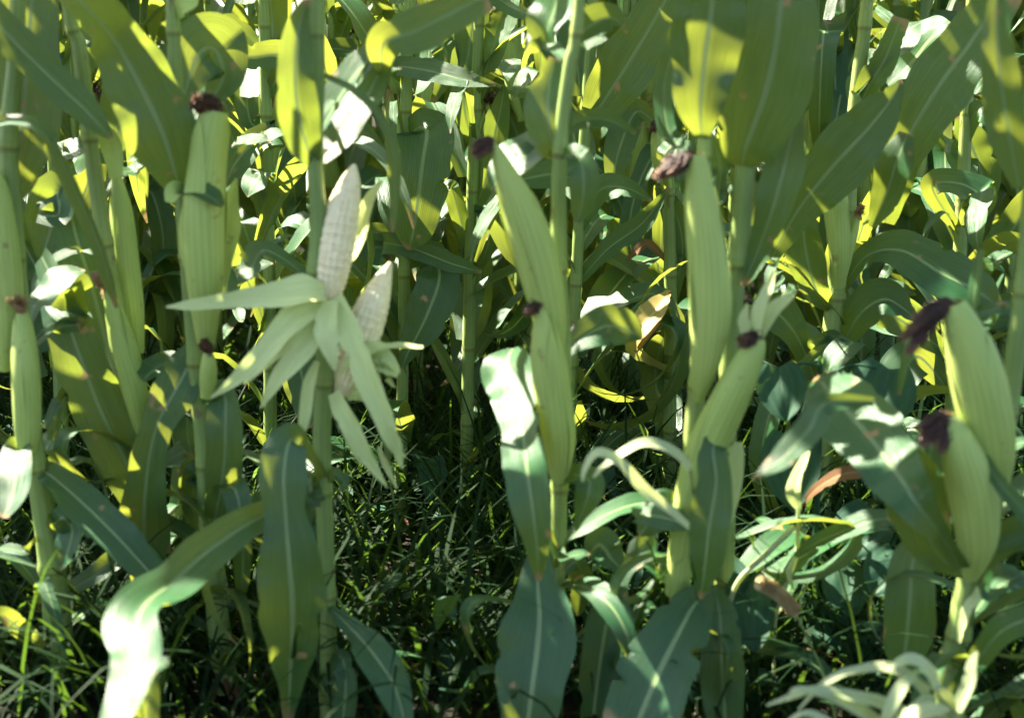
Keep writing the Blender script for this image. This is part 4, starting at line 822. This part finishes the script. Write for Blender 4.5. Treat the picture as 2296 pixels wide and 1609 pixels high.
LIT = [(1735,1325,1.7),(1770,1360,1.7),(1450,715,2.25),(1440,745,2.25),(1140,830,1.76),(1170,900,1.72),(1150,1000,1.7),(310,1480,1.45),(270,1580,1.44),(240,1420,1.45),(370,1410,1.45),(30,1110,1.74),(10,1060,1.74),(140,650,1.92),(165,690,1.92),(1150,860,1.73),(1110,830,1.75),(1160,930,1.70),(1160,1050,1.68),(1225,1240,1.73),
       (1480,1160,1.69),(1870,870,1.45),(1960,1010,1.47),(1900,1000,1.47),(1880,1210,1.77),(840,130,1.84),(790,180,1.82),(1165,360,1.83),(1250,60,1.83),(1230,90,1.83),(2090,1000,1.63),(1390,1030,1.54),(1430,1000,1.56),
       (1900,1560,1.40),(2000,1500,1.43),(2050,1600,1.38),(2120,1570,1.45),(2200,480,2.37),(500,185,2.4),(575,400,2.38),(560,600,2.0),(735,520,1.74),(780,440,1.73),(840,650,1.75),(800,800,1.73),(870,800,1.72),(1545,500,1.67),(1545,620,1.67),(1550,720,1.67),(1190,800,1.68),
       (2125,1030,1.53),(2115,760,1.54),(1170,560,1.68),(60,380,1.86),(100,330,1.86),(670,300,1.73),(700,280,1.73),(800,280,1.8),(1230,270,1.78),(1250,250,1.78),(1570,200,1.78),(1620,100,1.76),(1600,250,1.78),(1520,60,1.77),
       (940,470,2.41),(910,460,2.41),(1990,430,2.25),(1970,470,2.25),(2010,370,2.25),(1310,1110,1.71),(1310,1300,1.8),(1790,640,1.66),(330,110,1.72),(600,310,2.35),(150,340,2.4),(420,900,1.9),(430,1100,1.9),(560,640,2.0),(2250,1210,1.6),(2250,1310,1.65),
       (90,60,1.87),(500,100,2.4),(560,250,2.4),(290,280,2.05),(1740,620,1.66),(1090,130,2.55),(1050,60,2.5),(2090,100,2.5),(2040,150,2.5),(1950,180,2.4),(1880,830,2.3),(1520,300,1.8),(1615,420,1.8),
       (1145,1130,1.68),(1170,1330,1.66),(1690,590,1.84),(2240,280,2.4),(650,640,1.7),(560,660,1.69),(850,920,1.66),(660,150,1.72)]
DARK = [(640,1420,1.65),(600,1400,1.65),(690,1420,1.65),(620,1350,1.65),(580,1250,1.65),(700,1380,1.65),(650,1480,1.65),(330,250,1.8),(200,250,1.8),(420,300,1.8),(250,800,1.9),(230,720,2),(280,900,1.9),(800,330,1.8),(990,60,1.8),(1050,30,1.8),(1690,180,1.73),(1700,60,1.73),(1790,120,1.73),(1680,300,1.75),(1740,330,1.72),(1800,460,2.1),(1830,390,2.1),(1920,330,2.1),(1960,240,2.1),(430,350,1.8),(300,130,1.8),(270,80,1.78),(70,120,1.8),(630,1180,1.65),(660,1460,1.64),(260,870,1.9),(300,1100,1.9),(470,1000,1.85),(1220,1100,1.68),(1230,1540,1.6),(1500,1520,1.6),(1570,1450,1.6),(640,1080,1.65),(610,1000,1.67),(650,1250,1.63),(660,1350,1.63),(600,1300,1.63),(690,1330,1.63),(650,1430,1.64),(1200,1400,1.65),(1200,1480,1.63),(1150,1500,1.62),(1240,1500,1.62),(1190,1570,1.61),(1480,1480,1.6),(1440,1560,1.57),(1530,1420,1.6),(1560,1380,1.64),
        (230,900,1.9),(270,980,1.9),(200,820,1.9),(250,700,2.0),(200,600,2.02),(170,540,2.0),(320,1150,1.84),(320,1230,1.84),(380,900,1.85),(400,300,1.80),(380,200,1.79),(340,280,1.80),(340,380,1.81),(1720,150,1.73),(1700,250,1.74),(1760,200,1.73),(1740,60,1.73),(1750,400,1.71),(1720,520,1.71),
        (100,150,1.77),(180,230,1.77),(60,180,1.86),(1450,120,2.38),(1400,180,2.39),(1350,240,2.4),(1480,40,2.37),(1850,430,2.2),(1780,500,2.25),(1900,370,2.2),(1950,300,2.2),(2080,250,2.3),(2050,330,2.3),(2130,180,2.3),(2180,100,2.3),(930,60,1.9),(1000,40,1.9),(500,980,1.81),(500,1080,1.81),
        (520,1200,1.65),(450,1240,1.58),(400,1290,1.55),(840,1480,1.66),(870,1550,1.64),(780,1420,1.7),(2040,1350,1.67),(2040,1450,1.67),(2060,1180,1.57),(2040,1100,1.56),(1600,1150,1.63),(1600,1080,1.64),(1590,1230,1.63),(1620,1480,1.65),(1300,420,1.71),(1310,380,1.72),(200,1140,1.79),(250,1200,1.77),
        (960,330,2.44),(920,360,2.43),(950,680,2.45),(920,740,2.45),(1370,750,1.81),(500,160,2.5),(1340,1500,1.7),(1370,1380,1.71),(1150,1200,1.68),(1210,1080,1.69),
        (1000,1150,2.55),(950,1000,2.8),(1000,1350,2.15),(1100,1200,2.4),(850,1300,2.2),(950,1250,2.3),(1050,1450,2.0),(900,1450,2.0),(1400,900,2.8),(1450,850,2.9),(1900,1400,2.0),(1850,1300,2.1),(1750,1550,1.9),(600,1450,2.0),(560,1550,1.95),(200,1450,2.0),(60,1300,2.2),(1000,950,2.9),(1080,850,3.1),(820,1150,2.5),(450,1450,2.0)]
from mathutils.bvhtree import BVHTree
bpy.context.view_layer.update(); dg = bpy.context.evaluated_depsgraph_get()
GONE, NEW = set(), []
def march(p):
    """names of everything between this spot and the sun"""
    o = p + SD * .05; out = []
    for _ in range(60):
        r = S.ray_cast(dg, o, SD)
        if not r[0]: break
        out.append(r[4].name); o = r[1] + SD * .002
    return out
CACHE = {}
def hit(p):
    k = tuple(p)
    if k not in CACHE: CACHE[k] = march(p)
    return any(n not in GONE for n in CACHE[k]) or any(b.ray_cast(p + SD * .05, SD)[0] is not None for b in NEW)
def seen(x, y, Yy):
    """the surface that really stands at this spot"""
    q = at(x, y, Yy); d = (q - CAMP).normalized(); r = S.ray_cast(dg, CAMP, d)
    return r[1] if r[0] and (r[1] - q).length < 1.2 else q
LITP = [seen(*q) for q in LIT]; DARKP = [seen(*q) for q in DARK]
TRACED = set(o.name for o in TRACED_LEAVES)
for p in LITP + GLINTS:
    hs = march(p)
    if all(n not in TRACED and n.startswith(('leaf', 'tassel')) for n in hs): GONE.update(hs)
clear = [p for p in LITP + GLINTS if not hit(p)]
added = 0
for dk, p in enumerate(DARKP):  # spots still in sun get an added out-of-view leaf that blocks the ray
    if hit(p): continue
    best = None
    for tr in range(60):
        z = rc.uniform(1.0, 1.5); Q = p + SD * ((z - p.z) / SD.z)
        cand = sorted(TOPS, key=lambda t: (t[1].xy - Q.xy).length)[:5]; e, T = cand[tr % len(cand)]
        if (T.xy - Q.xy).length > .8: continue
        A = Vector((T.x, T.y, min(T.z, Q.z - .1))); d = Vector((Q.x - A.x, Q.y - A.y, 0)).normalized()
        o = unseen_leaf(e, [A, A.lerp(Q, .55) + Vector((0, 0, .05)), Q, Q + d * .22 + Vector((0, 0, -.02))], rc.uniform(.05, .1), added * 60 + tr + 900)
        if o is None: continue
        b = BVHTree.FromPolygons([v.co + e.location for v in o.data.vertices], [tuple(f.vertices) for f in o.data.polygons])
        if b.ray_cast(p + SD * .05, SD)[0] is None: bpy.data.objects.remove(o); continue
        cost = sum(1 for c in clear if b.ray_cast(c + SD * .05, SD)[0] is not None)
        if best is None or cost < best[0]:
            if best: bpy.data.objects.remove(best[1])
            best = (cost, o, b)
        else: bpy.data.objects.remove(o)
        if cost == 0: break
    if best and best[0] <= 1: NEW.append(best[2]); added += 1
    elif best: bpy.data.objects.remove(best[1])
for n in GONE: bpy.data.objects.remove(bpy.data.objects[n])
print('CANOPY lit', len([c for c in clear if not hit(c)]), 'of', len(LITP + GLINTS), 'added', added, 'still sunlit', sum(1 for p in DARKP if not hit(p)), 'of', len(DARKP))
